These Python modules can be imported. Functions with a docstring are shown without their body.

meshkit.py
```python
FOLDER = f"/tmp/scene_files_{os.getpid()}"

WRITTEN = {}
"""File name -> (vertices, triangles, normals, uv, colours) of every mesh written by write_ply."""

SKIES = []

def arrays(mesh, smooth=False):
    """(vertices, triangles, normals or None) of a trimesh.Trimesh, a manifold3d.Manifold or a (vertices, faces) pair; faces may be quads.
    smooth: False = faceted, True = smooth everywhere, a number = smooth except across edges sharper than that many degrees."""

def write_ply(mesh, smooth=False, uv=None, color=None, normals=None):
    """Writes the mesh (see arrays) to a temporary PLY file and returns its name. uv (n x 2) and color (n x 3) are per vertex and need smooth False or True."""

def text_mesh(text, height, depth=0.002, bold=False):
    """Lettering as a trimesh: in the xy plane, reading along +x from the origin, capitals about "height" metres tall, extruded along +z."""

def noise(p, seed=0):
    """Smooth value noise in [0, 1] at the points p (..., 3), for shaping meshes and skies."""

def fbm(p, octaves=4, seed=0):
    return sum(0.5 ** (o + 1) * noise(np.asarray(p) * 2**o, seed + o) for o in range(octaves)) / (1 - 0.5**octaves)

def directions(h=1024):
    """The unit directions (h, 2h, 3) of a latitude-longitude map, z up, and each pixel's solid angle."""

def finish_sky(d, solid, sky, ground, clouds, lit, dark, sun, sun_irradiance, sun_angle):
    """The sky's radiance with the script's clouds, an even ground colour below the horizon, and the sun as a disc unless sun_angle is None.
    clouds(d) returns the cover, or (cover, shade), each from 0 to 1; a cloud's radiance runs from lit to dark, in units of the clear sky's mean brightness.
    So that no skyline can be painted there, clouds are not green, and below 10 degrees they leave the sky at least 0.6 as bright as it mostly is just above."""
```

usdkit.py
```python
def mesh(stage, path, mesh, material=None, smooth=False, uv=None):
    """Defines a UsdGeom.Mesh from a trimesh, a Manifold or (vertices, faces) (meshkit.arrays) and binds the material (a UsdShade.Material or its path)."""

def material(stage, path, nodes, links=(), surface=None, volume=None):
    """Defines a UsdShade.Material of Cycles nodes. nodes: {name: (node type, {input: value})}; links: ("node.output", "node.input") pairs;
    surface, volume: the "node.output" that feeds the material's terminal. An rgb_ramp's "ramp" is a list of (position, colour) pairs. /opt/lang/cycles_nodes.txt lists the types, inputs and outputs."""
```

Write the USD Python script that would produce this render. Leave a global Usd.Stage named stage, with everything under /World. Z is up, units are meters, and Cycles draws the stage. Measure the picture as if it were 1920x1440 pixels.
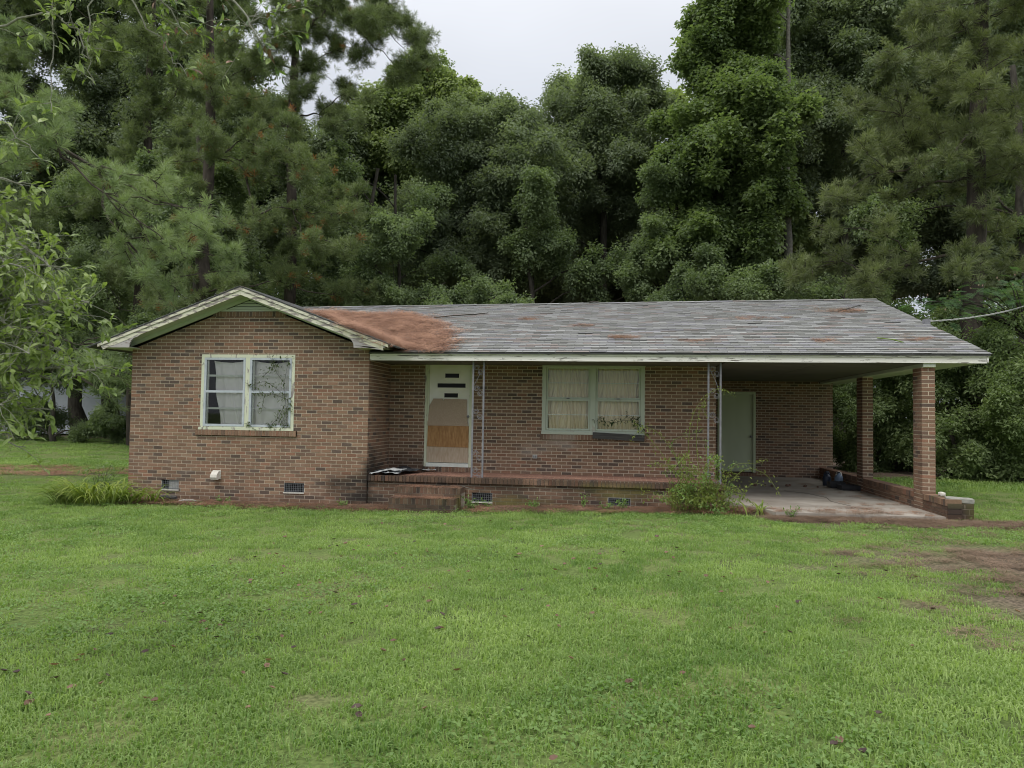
import math, random
import numpy as np, trimesh, shapely
from shapely.geometry import Polygon, box as sbox
from shapely.prepared import prep
import usdkit, meshkit
from pxr import Usd, UsdGeom, UsdLux, UsdShade, Sdf, Gf, Vt

stage = Usd.Stage.CreateInMemory()
UsdGeom.SetStageUpAxis(stage, 'Z'); UsdGeom.SetStageMetersPerUnit(stage, 1.0)
UsdGeom.Xform.Define(stage, '/World'); UsdGeom.Scope.Define(stage, '/World/Looks')
W = '/World'

# ------------------------------------------------------------------ camera
CAM = (9.6008, -13.8509, 1.7695); YAW, PITCH, ROLL, FPX = 0.1429, 0.0408, 0.0152, 1428.86
def cam_axes():
    cy, sy, cp, sp, cr, sr = math.cos(YAW), math.sin(YAW), math.cos(PITCH), math.sin(PITCH), math.cos(ROLL), math.sin(ROLL)
    f = np.array([-sy*cp, cy*cp, sp]); r = np.array([cy, sy, 0.0]); u = np.cross(r, f)
    return r*cr + u*sr, u*cr - r*sr, f
_r, _u, _f = cam_axes()
cam = UsdGeom.Camera.Define(stage, W + '/camera')
cam.CreateProjectionAttr('perspective'); cam.CreateHorizontalApertureAttr(36.0); cam.CreateVerticalApertureAttr(27.0)
cam.CreateFocalLengthAttr(36.0*FPX/1920); cam.CreateClippingRangeAttr((0.05, 2000.0))
cam.AddTransformOp().Set(Gf.Matrix4d(*_r, 0, *_u, 0, *(-_f), 0, *CAM, 1))
cam.CreateExposureAttr(0.1)

# ------------------------------------------------------------------ sky and sun (overcast)
SUN_EL, SUN_AZ = math.radians(58), math.radians(205)      # azimuth = atan2(x, y) towards the sun
sky_mat = usdkit.material(stage, W + '/Looks/overcast_sky', {
    'sky': ('sky_texture', {'sky_type': 'single_scattering', 'sun_disc': False, 'sun_elevation': SUN_EL, 'sun_rotation': SUN_AZ, 'aerosol_density': 2.0}),
    'tc': ('texture_coordinate', {}), 'sep': ('separate_xyz', {}),
    'el': ('map_range', {'from_min': 0.0, 'from_max': 1.0, 'to_min': 0.0, 'to_max': 1.0, 'clamp': True}),
    'map': ('mapping', {'scale': (1.0, 1.0, 2.2)}),
    'n': ('noise_texture', {'scale': 1.6, 'detail': 5.0, 'roughness': 0.5}),
    'ramp': ('rgb_ramp', {'ramp': [(0.0, (5.0, 5.3, 5.9)), (0.35, (6.2, 6.55, 7.2)), (0.6, (10.5, 10.7, 11.2)), (1.0, (19.0, 19.0, 19.2))]}),
    'nr': ('map_range', {'from_min': 0.3, 'from_max': 0.7, 'to_min': 0.92, 'to_max': 1.08, 'clamp': True}),
    'mul': ('vector_math', {'math_type': 'scale'}),
    'mix': ('mix', {'fac': 0.93}), 'bg': ('background_shader', {'strength': 0.1})},
    [('tc.generated', 'sep.vector'), ('sep.z', 'el.value'), ('el.result', 'ramp.fac'), ('tc.generated', 'map.vector'), ('map.vector', 'n.vector'),
     ('n.fac', 'nr.value'), ('ramp.color', 'mul.vector1'), ('nr.result', 'mul.scale'), ('sky.color', 'mix.color1'), ('mul.vector', 'mix.color2'), ('mix.color', 'bg.color')], surface='bg.background')
dome = UsdLux.DomeLight.Define(stage, W + '/sky')
UsdShade.MaterialBindingAPI.Apply(dome.GetPrim()).Bind(sky_mat)
dome.GetPrim().SetCustomDataByKey('label', 'pale grey overcast sky'); dome.GetPrim().SetCustomDataByKey('category', 'sky'); dome.GetPrim().SetCustomDataByKey('kind', 'structure')
sun = UsdLux.DistantLight.Define(stage, W + '/sun')
sun.CreateIntensityAttr(0.4); sun.CreateAngleAttr(28.0); sun.CreateColorAttr((1.0, 0.96, 0.9)); sun.GetPrim().CreateAttribute('inputs:normalize', Sdf.ValueTypeNames.Bool).Set(True)
_d = Gf.Vec3d(math.sin(SUN_AZ)*math.cos(SUN_EL), math.cos(SUN_AZ)*math.cos(SUN_EL), math.sin(SUN_EL))
sun.AddTransformOp().Set(Gf.Matrix4d().SetRotate(Gf.Rotation(Gf.Vec3d(0, 0, 1), _d)))

# ------------------------------------------------------------------ helpers
rng = np.random.default_rng(7)
_used = {}
def pathname(parent, name):
    k = (parent, name); n = _used.get(k, 0); _used[k] = n + 1
    return f'{parent}/{name}' if n == 0 else f'{parent}/{name}_{n:03d}'
def tag(p, label=None, cat=None, group=None, kind=None):
    for k, v in (('label', label), ('category', cat), ('group', group), ('kind', kind)):
        if v: p.SetCustomDataByKey(k, v)
    return p
class MB:
    """collects shapes into one mesh"""
    def __init__(s): s.v, s.f, s.c, s.n = [], [], [], 0
    def add(s, v, f, c=None):
        v = np.asarray(v, float).reshape(-1, 3); f = np.asarray(f, int)
        if f.shape[1] == 4: f = np.vstack([f[:, [0, 1, 2]], f[:, [0, 2, 3]]])
        s.v.append(v); s.f.append(f + s.n); s.n += len(v)
        if c is not None: s.c.append(np.broadcast_to(np.asarray(c, float), (len(v), 3)))
        return s
    def box(s, x0, x1, y0, y1, z0, z1, c=None):
        v = [(x, y, z) for x in (x0, x1) for y in (y0, y1) for z in (z0, z1)]
        return s.add(v, [[0, 1, 3, 2], [4, 6, 7, 5], [0, 4, 5, 1], [2, 3, 7, 6], [0, 2, 6, 4], [1, 5, 7, 3]], c)
    def obox(s, cen, ax, ay, az, c=None):
        cen, ax, ay, az = (np.asarray(t, float) for t in (cen, ax, ay, az))
        v = [cen + i*ax + j*ay + k*az for i in (-1, 1) for j in (-1, 1) for k in (-1, 1)]
        return s.add(v, [[0, 1, 3, 2], [4, 6, 7, 5], [0, 4, 5, 1], [2, 3, 7, 6], [0, 2, 6, 4], [1, 5, 7, 3]], c)
    def beam(s, a, b, w, t, up=(0, 0, 1), c=None):
        a, b = np.asarray(a, float), np.asarray(b, float); d = b - a; L = np.linalg.norm(d); d /= L
        x = np.cross(d, up); x /= np.linalg.norm(x); y = np.cross(x, d)
        return s.obox((a + b)/2, d*L/2, x*w/2, y*t/2, c)
    def tube(s, pts, rad, sides=6, c=None, cap=True):
        p = np.asarray(pts, float); n = len(p); rad = np.broadcast_to(np.asarray(rad, float), (n,))
        t = np.gradient(p, axis=0); t /= np.linalg.norm(t, axis=1, keepdims=True) + 1e-12
        a = np.cross(t, np.where(np.abs(t[:, 2:]) < 0.9, [0, 0, 1.0], [1.0, 0, 0])); a /= np.linalg.norm(a, axis=1, keepdims=True) + 1e-12
        b = np.cross(t, a); g = np.arange(sides)*2*np.pi/sides
        v = p[:, None] + rad[:, None, None]*(np.cos(g)[None, :, None]*a[:, None] + np.sin(g)[None, :, None]*b[:, None])
        i, j = np.meshgrid(np.arange(n - 1), np.arange(sides), indexing='ij')
        f = np.stack([i*sides + j, i*sides + (j + 1) % sides, (i + 1)*sides + (j + 1) % sides, (i + 1)*sides + j], -1).reshape(-1, 4)
        f = np.vstack([f[:, [0, 1, 2]], f[:, [0, 2, 3]]])
        if cap: f = np.vstack([f, [[0, k + 1, k] for k in range(1, sides - 1)], [[(n - 1)*sides, (n - 1)*sides + k, (n - 1)*sides + k + 1] for k in range(1, sides - 1)]])
        return s.add(v.reshape(-1, 3), f, c)
    def prism(s, poly, plane, a, b, c=None):
        """polygon (list of 2D points) extruded between a and b along the third axis; plane 'xz', 'xy' or 'yz'"""
        m = trimesh.creation.extrude_polygon(Polygon(poly), 1.0, engine='earcut'); v = np.array(m.vertices)
        t = a + v[:, 2]*(b - a)
        o = {'xz': np.stack([v[:, 0], t, v[:, 1]], 1), 'xy': np.stack([v[:, 0], v[:, 1], t], 1), 'yz': np.stack([t, v[:, 0], v[:, 1]], 1)}[plane]
        return s.add(o, np.array(m.faces), c)
    def tm(s, m, c=None): return s.add(np.array(m.vertices), np.array(m.faces), c)
    def arrays(s): return np.vstack(s.v), np.vstack(s.f), (np.vstack(s.c) if s.c else None)
def build(parent, name, mb, mat, label=None, kind=None, smooth=False):
    if isinstance(mb, MB): v, f, c = mb.arrays()
    else: v, f, c = mb
    path = pathname(parent, name)
    m = usdkit.mesh(stage, path, (v, f), mat, smooth=smooth)
    if c is not None and not smooth:
        UsdGeom.PrimvarsAPI(m).CreatePrimvar('tint', Sdf.ValueTypeNames.Float3Array, 'vertex').Set(Vt.Vec3fArray.FromNumpy(np.ascontiguousarray(c, np.float32)))
    m.CreateDoubleSidedAttr(True)
    return tag(m.GetPrim(), label, None, None, kind)
def thing(name, label, cat, group=None, kind=None, loc=None, rz=0, scale=None):
    x = UsdGeom.Xform.Define(stage, pathname(W, name))
    if loc is not None: x.AddTranslateOp().Set(Gf.Vec3d(*map(float, loc)))
    if rz: x.AddRotateZOp().Set(float(rz))
    if scale: x.AddScaleOp().Set(Gf.Vec3f(*([scale]*3)))
    tag(x.GetPrim(), label, cat, group, kind)
    return str(x.GetPath())
def solo(name, mb, mat, label, cat, group=None, kind=None, smooth=False):
    p = build(W, name, mb, mat, smooth=smooth); return tag(p, label, cat, group, kind)
def copy_of(src, loc, rz, label, cat, group=None, scale=None):
    name = src.rsplit('/', 1)[1]
    x = UsdGeom.Xform.Define(stage, pathname(W, name.rstrip('0123456789').rstrip('_') if name[-3:].isdigit() else name))
    p = x.GetPrim(); p.GetReferences().AddInternalReference(src)
    x.ClearXformOpOrder(); x.AddTranslateOp().Set(Gf.Vec3d(*map(float, loc))); x.AddRotateZOp().Set(float(rz))
    if scale: x.AddScaleOp().Set(Gf.Vec3f(*([scale]*3)))
    p.SetInstanceable(True); return tag(p, label, cat, group)
def quats(R):
    """rotation matrices (n,3,3), columns = images of the axes -> USD half quaternions"""
    q = trimesh.transformations
    m = R; n = len(m); out = np.zeros((n, 4))
    w2 = 1 + m[:, 0, 0] + m[:, 1, 1] + m[:, 2, 2]
    K = np.zeros((n, 4, 4))
    K[:, 0, 0] = m[:, 0, 0] - m[:, 1, 1] - m[:, 2, 2]; K[:, 1, 1] = m[:, 1, 1] - m[:, 0, 0] - m[:, 2, 2]; K[:, 2, 2] = m[:, 2, 2] - m[:, 0, 0] - m[:, 1, 1]; K[:, 3, 3] = w2 - 1
    K[:, 1, 0] = K[:, 0, 1] = m[:, 0, 1] + m[:, 1, 0]; K[:, 2, 0] = K[:, 0, 2] = m[:, 0, 2] + m[:, 2, 0]; K[:, 2, 1] = K[:, 1, 2] = m[:, 1, 2] + m[:, 2, 1]
    K[:, 3, 0] = K[:, 0, 3] = m[:, 2, 1] - m[:, 1, 2]; K[:, 3, 1] = K[:, 1, 3] = m[:, 0, 2] - m[:, 2, 0]; K[:, 3, 2] = K[:, 2, 3] = m[:, 1, 0] - m[:, 0, 1]
    _, vec = np.linalg.eigh(K); x = vec[:, :, -1]
    return np.stack([x[:, 3], x[:, 0], x[:, 1], x[:, 2]], 1)
def frames(up, spin):
    """rotation matrices whose z column is UP (n,3), turned by SPIN about it"""
    z = up/np.linalg.norm(up, axis=1, keepdims=True)
    a = np.cross(z, np.where(np.abs(z[:, 2:]) < 0.95, [0, 0, 1.0], [1.0, 0, 0])); a /= np.linalg.norm(a, axis=1, keepdims=True); b = np.cross(z, a)
    x = a*np.cos(spin)[:, None] + b*np.sin(spin)[:, None]
    return np.stack([x, np.cross(z, x), z], 2)
def instancer(parent, name, protos, pos, R, scale, pick, kind='stuff', label=None):
    """protos: list of (name, (v, f), material)"""
    path = pathname(parent, name)
    pi = UsdGeom.PointInstancer.Define(stage, path)
    targets = []
    for n, (v, f), mat in protos:
        p = pathname(path, n); m = usdkit.mesh(stage, p, (v, f), mat); m.CreateDoubleSidedAttr(True); targets.append(Sdf.Path(p))
    pi.CreatePrototypesRel().SetTargets(targets)
    pi.CreateProtoIndicesAttr(Vt.IntArray.FromNumpy(np.asarray(pick, np.int32)))
    pi.CreatePositionsAttr(Vt.Vec3fArray.FromNumpy(np.ascontiguousarray(pos, np.float32)))
    q = quats(R)
    pi.CreateOrientationsAttr(Vt.QuathArray([Gf.Quath(float(a[0]), Gf.Vec3h(float(a[1]), float(a[2]), float(a[3]))) for a in q]))
    s = np.asarray(scale, np.float32); s = np.repeat(s[:, None], 3, 1) if s.ndim == 1 else s
    pi.CreateScalesAttr(Vt.Vec3fArray.FromNumpy(np.ascontiguousarray(s, np.float32)))
    return tag(pi.GetPrim(), label, None, None, kind)

# ------------------------------------------------------------------ materials
L = W + '/Looks/'
def mat(name, nodes, links, surface='p.BSDF'): return usdkit.material(stage, L + name, nodes, links, surface=surface)
def plain(name, c1, c2, scale=8, rough=0.7, bump=0.0, spec=0.3, detail=4, mapscale=(1, 1, 1), metallic=0.0):
    nodes = {'g': ('geometry', {}), 'm': ('mapping', {'scale': mapscale}), 'n': ('noise_texture', {'scale': scale, 'detail': detail, 'roughness': 0.6}),
             'r': ('rgb_ramp', {'ramp': [(0.3, c1), (0.7, c2)]}), 'p': ('principled_bsdf', {'roughness': rough, 'specular_ior_level': spec, 'metallic': metallic})}
    links = [('g.position', 'm.vector'), ('m.vector', 'n.vector'), ('n.fac', 'r.fac'), ('r.color', 'p.base_color')]
    if bump:
        nodes['b'] = ('bump', {'strength': bump, 'distance': 0.01}); links += [('n.fac', 'b.height'), ('b.normal', 'p.normal')]
    return mat(name, nodes, links)
def peeling(name, paint, paint2, wood1, wood2, amount, mapscale, rough=0.65):
    """weathered paint flaking off grey wood; AMOUNT = noise level above which the wood shows"""
    nodes = {'g': ('geometry', {}), 'm': ('mapping', {'scale': mapscale}), 'n': ('noise_texture', {'scale': 1.0, 'detail': 6, 'roughness': 0.65, 'distortion': 0.6}),
             'k': ('rgb_ramp', {'ramp': [(amount - 0.015, (0, 0, 0)), (amount + 0.015, (1, 1, 1))]}),
             'n2': ('noise_texture', {'scale': 3.0, 'detail': 5}), 'pc': ('mix', {'color1': paint, 'color2': paint2}),
             'm2': ('mapping', {'scale': tuple(3*x for x in mapscale)}), 'n3': ('noise_texture', {'scale': 1.0, 'detail': 5}), 'wc': ('mix', {'color1': wood1, 'color2': wood2}),
             'mx': ('mix', {}), 'b': ('bump', {'strength': 0.5, 'distance': 0.003, 'invert': True}), 'p': ('principled_bsdf', {'roughness': rough, 'specular_ior_level': 0.3})}
    return mat(name, nodes, [('g.position', 'm.vector'), ('m.vector', 'n.vector'), ('n.fac', 'k.fac'), ('g.position', 'n2.vector'), ('n2.fac', 'pc.fac'), ('g.position', 'm2.vector'), ('m2.vector', 'n3.vector'), ('n3.fac', 'wc.fac'),
        ('pc.color', 'mx.color1'), ('wc.color', 'mx.color2'), ('k.color', 'mx.fac'), ('mx.color', 'p.base_color'), ('k.color', 'b.height'), ('b.normal', 'p.normal')])
def tinted(name, rough=0.85, scale=60, lo=0.72, hi=1.25, bump=0.4, dist=0.004, spec=0.25):
    return mat(name, {'a': ('attribute', {'attribute': 'tint'}), 'g': ('geometry', {}), 'n': ('noise_texture', {'scale': scale, 'detail': 5, 'roughness': 0.65}),
        'r': ('map_range', {'from_min': 0.25, 'from_max': 0.75, 'to_min': lo, 'to_max': hi, 'clamp': True}), 'v': ('vector_math', {'math_type': 'scale'}),
        'b': ('bump', {'strength': bump, 'distance': dist}), 'p': ('principled_bsdf', {'roughness': rough, 'specular_ior_level': spec})},
        [('g.position', 'n.vector'), ('n.fac', 'r.value'), ('a.vector', 'v.vector1'), ('r.result', 'v.scale'), ('v.vector', 'p.base_color'), ('n.fac', 'b.height'), ('b.normal', 'p.normal')])
def leafmat(name, c1, c2, trans=0.35, rough=0.5, spec=0.35, big=0.35, dead=None, dead_at=0.9, isl=0.4):
    """leaf surface: two greens mixed by a per-copy value and per-leaf value, part translucent"""
    nodes = {'o': ('object_info', {}), 'g': ('geometry', {}), 'n': ('noise_texture', {'scale': big, 'detail': 2}),
             'a1': ('math', {'math_type': 'multiply', 'value2': 0.35}), 'a2': ('math', {'math_type': 'multiply', 'value2': isl}), 'a3': ('math', {'math_type': 'multiply_add', 'value2': 0.9}),
             's': ('math', {'math_type': 'add'}), 's2': ('math', {'math_type': 'subtract', 'value2': 0.22, 'use_clamp': True}),
             'r': ('rgb_ramp', {'ramp': [(0.1, c1), (0.9, c2)]}), 'p': ('principled_bsdf', {'roughness': rough, 'specular_ior_level': spec}),
             't': ('translucent_bsdf', {}), 'br': ('vector_math', {'math_type': 'multiply', 'vector2': (1.15, 1.25, 0.6)}), 'mx': ('mix_closure', {'fac': trans})}
    links = [('g.position', 'n.vector'), ('o.random', 'a1.value1'), ('g.random_per_island', 'a2.value1'), ('n.fac', 'a3.value1'), ('a1.value', 'a3.value3'), ('a2.value', 's.value1'), ('a3.value', 's.value2'), ('s.value', 's2.value1'), ('s2.value', 'r.fac'),
             ('r.color', 'br.vector1'), ('br.vector', 't.color'), ('p.BSDF', 'mx.closure1'), ('t.BSDF', 'mx.closure2')]
    if dead is None: links.append(('r.color', 'p.base_color'))
    else:
        nodes['gt'] = ('math', {'math_type': 'greater_than', 'value2': dead_at}); nodes['dm'] = ('mix', {'color2': dead})
        links += [('g.random_per_island', 'gt.value1'), ('gt.value', 'dm.fac'), ('r.color', 'dm.color1'), ('dm.color', 'p.base_color')]
    return mat(name, nodes, links, surface='mx.closure')

M = {}
M['brick'] = tinted('fired_brick', 0.85, 70, 0.7, 1.3, 0.5)
M['mortar'] = tinted('mortar_joint', 0.9, 45, 0.8, 1.15, 0.4)
M['shingle'] = tinted('asphalt_shingle', 0.85, 35, 0.75, 1.25, 0.5, 0.003, 0.2)
M['far_brick'] = mat('far_brick', {'g': ('geometry', {}), 'sep': ('separate_xyz', {}), 'ad': ('math', {'math_type': 'add'}), 'cb': ('combine_xyz', {}),
    'bt': ('brick_texture', {'scale': 1.0, 'brick_width': 0.2032, 'row_height': 0.0677, 'mortar_size': 0.005, 'color1': (0.22, 0.125, 0.085), 'color2': (0.12, 0.08, 0.065), 'mortar': (0.45, 0.38, 0.30)}),
    'p': ('principled_bsdf', {'roughness': 0.85})}, [('g.position', 'sep.vector'), ('sep.x', 'ad.value1'), ('sep.y', 'ad.value2'), ('ad.value', 'cb.x'), ('sep.z', 'cb.y'), ('cb.vector', 'bt.vector'), ('bt.color', 'p.base_color')])
GREYW = ((0.20, 0.17, 0.155), (0.36, 0.33, 0.31))
M['white_trim'] = peeling('weathered_white_trim', (0.83, 0.81, 0.81), (0.77, 0.75, 0.64), (0.07, 0.06, 0.055), (0.36, 0.33, 0.30), 0.595, (2.2, 9.0, 26.0))
M['rake_trim'] = peeling('flaking_green_white_trim', (0.63, 0.62, 0.53), (0.64, 0.63, 0.45), *GREYW, 0.53, (4.0, 6.0, 16.0))
M['bare_wood'] = peeling('bare_grey_wood', (0.46, 0.44, 0.44), (0.36, 0.33, 0.32), (0.22, 0.18, 0.16), (0.34, 0.30, 0.28), 0.55, (3.0, 6.0, 22.0))
M['green_trim'] = peeling('pale_green_paint', (0.47, 0.52, 0.43), (0.55, 0.59, 0.51), (0.38, 0.36, 0.30), (0.55, 0.55, 0.48), 0.64, (9, 9, 3.0))
M['soffit'] = plain('green_soffit_paint', (0.47, 0.52, 0.42), (0.54, 0.59, 0.49), 3, 0.6)
M['window_wood'] = peeling('cracked_cream_green_paint', (0.56, 0.60, 0.44), (0.62, 0.63, 0.50), *GREYW, 0.585, (10, 10, 2.5))
M['alu'] = plain('dull_aluminium_frame', (0.38, 0.42, 0.46), (0.50, 0.54, 0.58), 6, 0.45, 0, 0.5, 3)
M['white_muntin'] = plain('white_muntin_paint', (0.62, 0.66, 0.60), (0.72, 0.74, 0.70), 9, 0.5)
M['door_white'] = plain('dirty_white_door_paint', (0.74, 0.72, 0.62), (0.84, 0.82, 0.78), 3, 0.5, 0, 0.35, 5)
M['carport_door'] = plain('grey_green_door_paint', (0.50, 0.56, 0.38), (0.58, 0.64, 0.46), 2.2, 0.5, 0, 0.3, 5, (1, 1, 0.35))
M['ply_grey'] = plain('grey_brown_particle_board', (0.36, 0.27, 0.20), (0.46, 0.36, 0.275), 40, 0.85, 0.2)
M['ply_orange'] = plain('orange_plywood', (0.27, 0.135, 0.05), (0.47, 0.27, 0.12), 5, 0.7, 0.1, 0.3, 6, (6, 6, 1.5))
M['ply_pale'] = plain('bleached_plywood', (0.38, 0.28, 0.19), (0.55, 0.46, 0.36), 6, 0.8, 0.1, 0.3, 6, (7, 7, 1))
M['iron'] = plain('grey_painted_iron', (0.15, 0.15, 0.165), (0.24, 0.24, 0.26), 12, 0.5)
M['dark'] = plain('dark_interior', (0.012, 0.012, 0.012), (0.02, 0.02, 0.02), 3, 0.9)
M['ceiling'] = plain('carport_ceiling_panel', (0.10, 0.10, 0.08), (0.15, 0.145, 0.12), 1.5, 0.7)  # shade under the carport roof is put into this dark colour
M['curtain'] = plain('cream_curtain_cloth', (0.78, 0.68, 0.50), (0.85, 0.77, 0.60), 2, 0.9, 0, 0.1)
M['sheet'] = plain('grey_white_sheet', (0.86, 0.83, 0.82), (0.92, 0.90, 0.89), 2, 0.9, 0, 0.1)
M['screen_wire'] = plain('galvanised_wire', (0.15, 0.16, 0.17), (0.24, 0.25, 0.26), 20, 0.5)
M['vent_frame'] = plain('aluminium_vent_frame', (0.42, 0.42, 0.40), (0.56, 0.55, 0.52), 20, 0.5)
M['white_plastic'] = plain('aged_white_plastic', (0.55, 0.52, 0.45), (0.68, 0.66, 0.60), 25, 0.45)
M['concrete'] = plain('stained_concrete', (0.24, 0.21, 0.175), (0.42, 0.385, 0.335), 1.6, 0.85, 0.15, 0.25, 8)
M['stone'] = plain('weathered_concrete_block', (0.20, 0.21, 0.18), (0.36, 0.35, 0.31), 14, 0.9, 0.4)
M['black_plastic'] = plain('black_plastic', (0.018, 0.019, 0.021), (0.035, 0.036, 0.04), 12, 0.4)
M['blue_plastic'] = plain('faded_blue_plastic', (0.12, 0.17, 0.24), (0.18, 0.23, 0.31), 6, 0.4)
M['navy_plastic'] = plain('dark_navy_plastic', (0.02, 0.028, 0.045), (0.035, 0.045, 0.065), 6, 0.3)
M['char_wood'] = plain('dark_weathered_board', (0.045, 0.045, 0.045), (0.10, 0.095, 0.09), 4, 0.8, 0.3, 0.3, 5, (1, 1, 9))
M['tarp'] = plain('dark_blue_grey_tarp', (0.025, 0.03, 0.035), (0.08, 0.09, 0.10), 9, 0.5)
M['tarp_white'] = plain('torn_white_sheeting', (0.40, 0.42, 0.42), (0.55, 0.57, 0.57), 9, 0.6)
M['bark_pine'] = plain('pine_bark', (0.03, 0.026, 0.022), (0.085, 0.072, 0.06), 7, 0.95, 0.8, 0.1, 6, (1, 1, 0.35))
M['bark_dark'] = plain('dark_wet_bark', (0.03, 0.027, 0.022), (0.085, 0.078, 0.065), 8, 0.95, 0.6, 0.1, 6, (1, 1, 0.3))
M['bark_light'] = plain('pale_lichen_bark', (0.08, 0.077, 0.065), (0.2, 0.19, 0.165), 12, 0.95, 0.4, 0.1, 6)
M['lichen_twig'] = plain('lichen_covered_twig', (0.13, 0.12, 0.09), (0.30, 0.31, 0.26), 40, 0.95)
M['white_siding'] = plain('white_clapboard', (0.50, 0.53, 0.58), (0.60, 0.63, 0.67), 2, 0.6)
M['far_roof'] = plain('grey_far_roof', (0.10, 0.10, 0.10), (0.16, 0.16, 0.16), 5, 0.9)
M['cable'] = plain('pale_service_cable', (0.30, 0.30, 0.29), (0.5, 0.5, 0.48), 8, 0.5)
M['glass'] = mat('window_glass', {'f': ('fresnel', {'IOR': 1.5}), 't': ('transparent_bsdf', {'color': (1.0, 1.0, 1.0)}), 'gl': ('glossy_bsdf', {'color': (1, 1, 1), 'roughness': 0.03}), 'm': ('mix_closure', {})},
    [('f.fac', 'm.fac'), ('t.BSDF', 'm.closure1'), ('gl.BSDF', 'm.closure2')], surface='m.closure')
# foliage
M['lf_oak'] = leafmat('oak_leaf', (0.115, 0.15, 0.095), (0.275, 0.33, 0.195), 0.42)  # lightened and greyed: distance haze is put into the leaf colour
M['lf_light'] = leafmat('tulip_tree_leaf', (0.17, 0.225, 0.095), (0.34, 0.4, 0.18), 0.45)
M['lf_maple'] = leafmat('maple_leaf', (0.105, 0.155, 0.068), (0.26, 0.33, 0.14), 0.45)
M['lf_shrub'] = leafmat('shrub_leaf', (0.1, 0.15, 0.065), (0.28, 0.35, 0.15), 0.4)
M['lf_under'] = leafmat('understory_leaf', (0.1, 0.14, 0.075), (0.25, 0.32, 0.155), 0.42)
M['lf_far'] = leafmat('distant_leaf', (0.03, 0.055, 0.025), (0.12, 0.17, 0.05), 0.45)
M['lf_mimosa'] = leafmat('mimosa_frond', (0.08, 0.17, 0.07), (0.16, 0.28, 0.12), 0.4)
M['lf_near'] = leafmat('near_leaf', (0.12, 0.185, 0.055), (0.34, 0.42, 0.14), 0.32, 0.35, 0.5, 3.0, (0.24, 0.14, 0.10), 0.86)
M['lf_weed'] = leafmat('weed_leaf', (0.11, 0.20, 0.05), (0.25, 0.37, 0.11), 0.35, 0.5, 0.35, 3.0)
M['lf_vine'] = leafmat('yellow_green_vine_leaf', (0.10, 0.15, 0.03), (0.26, 0.30, 0.07), 0.35, 0.5, 0.3, 3.0)
M['lf_vinew'] = leafmat('window_vine_leaf', (0.05, 0.075, 0.03), (0.13, 0.165, 0.06), 0.3, 0.5, 0.3, 3.0, (0.13, 0.065, 0.045), 0.72)
M['needle'] = leafmat('pine_needle', (0.095, 0.13, 0.055), (0.23, 0.28, 0.12), 0.25, 0.5, 0.35, 0.5)
M['needle_near'] = leafmat('bright_pine_needle', (0.13, 0.19, 0.085), (0.31, 0.38, 0.17), 0.25, 0.45, 0.4, 0.6)
M['needle_olive'] = leafmat('olive_pine_needle', (0.075, 0.095, 0.045), (0.24, 0.28, 0.115), 0.25, 0.5, 0.35, 0.45)
M['needle_dead'] = leafmat('dead_pine_needle', (0.17, 0.07, 0.025), (0.42, 0.17, 0.05), 0.2, 0.6, 0.3, 2.0)
M['straw'] = leafmat('fallen_pine_straw', (0.17, 0.085, 0.055), (0.55, 0.33, 0.22), 0.12, 0.75, 0.25, 3.0, isl=0.85)
M['grass'] = leafmat('lawn_grass_blade', (0.125, 0.215, 0.055), (0.38, 0.49, 0.165), 0.35, 0.5, 0.3, 0.45, (0.36, 0.29, 0.14), 0.94, 0.75)
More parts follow.
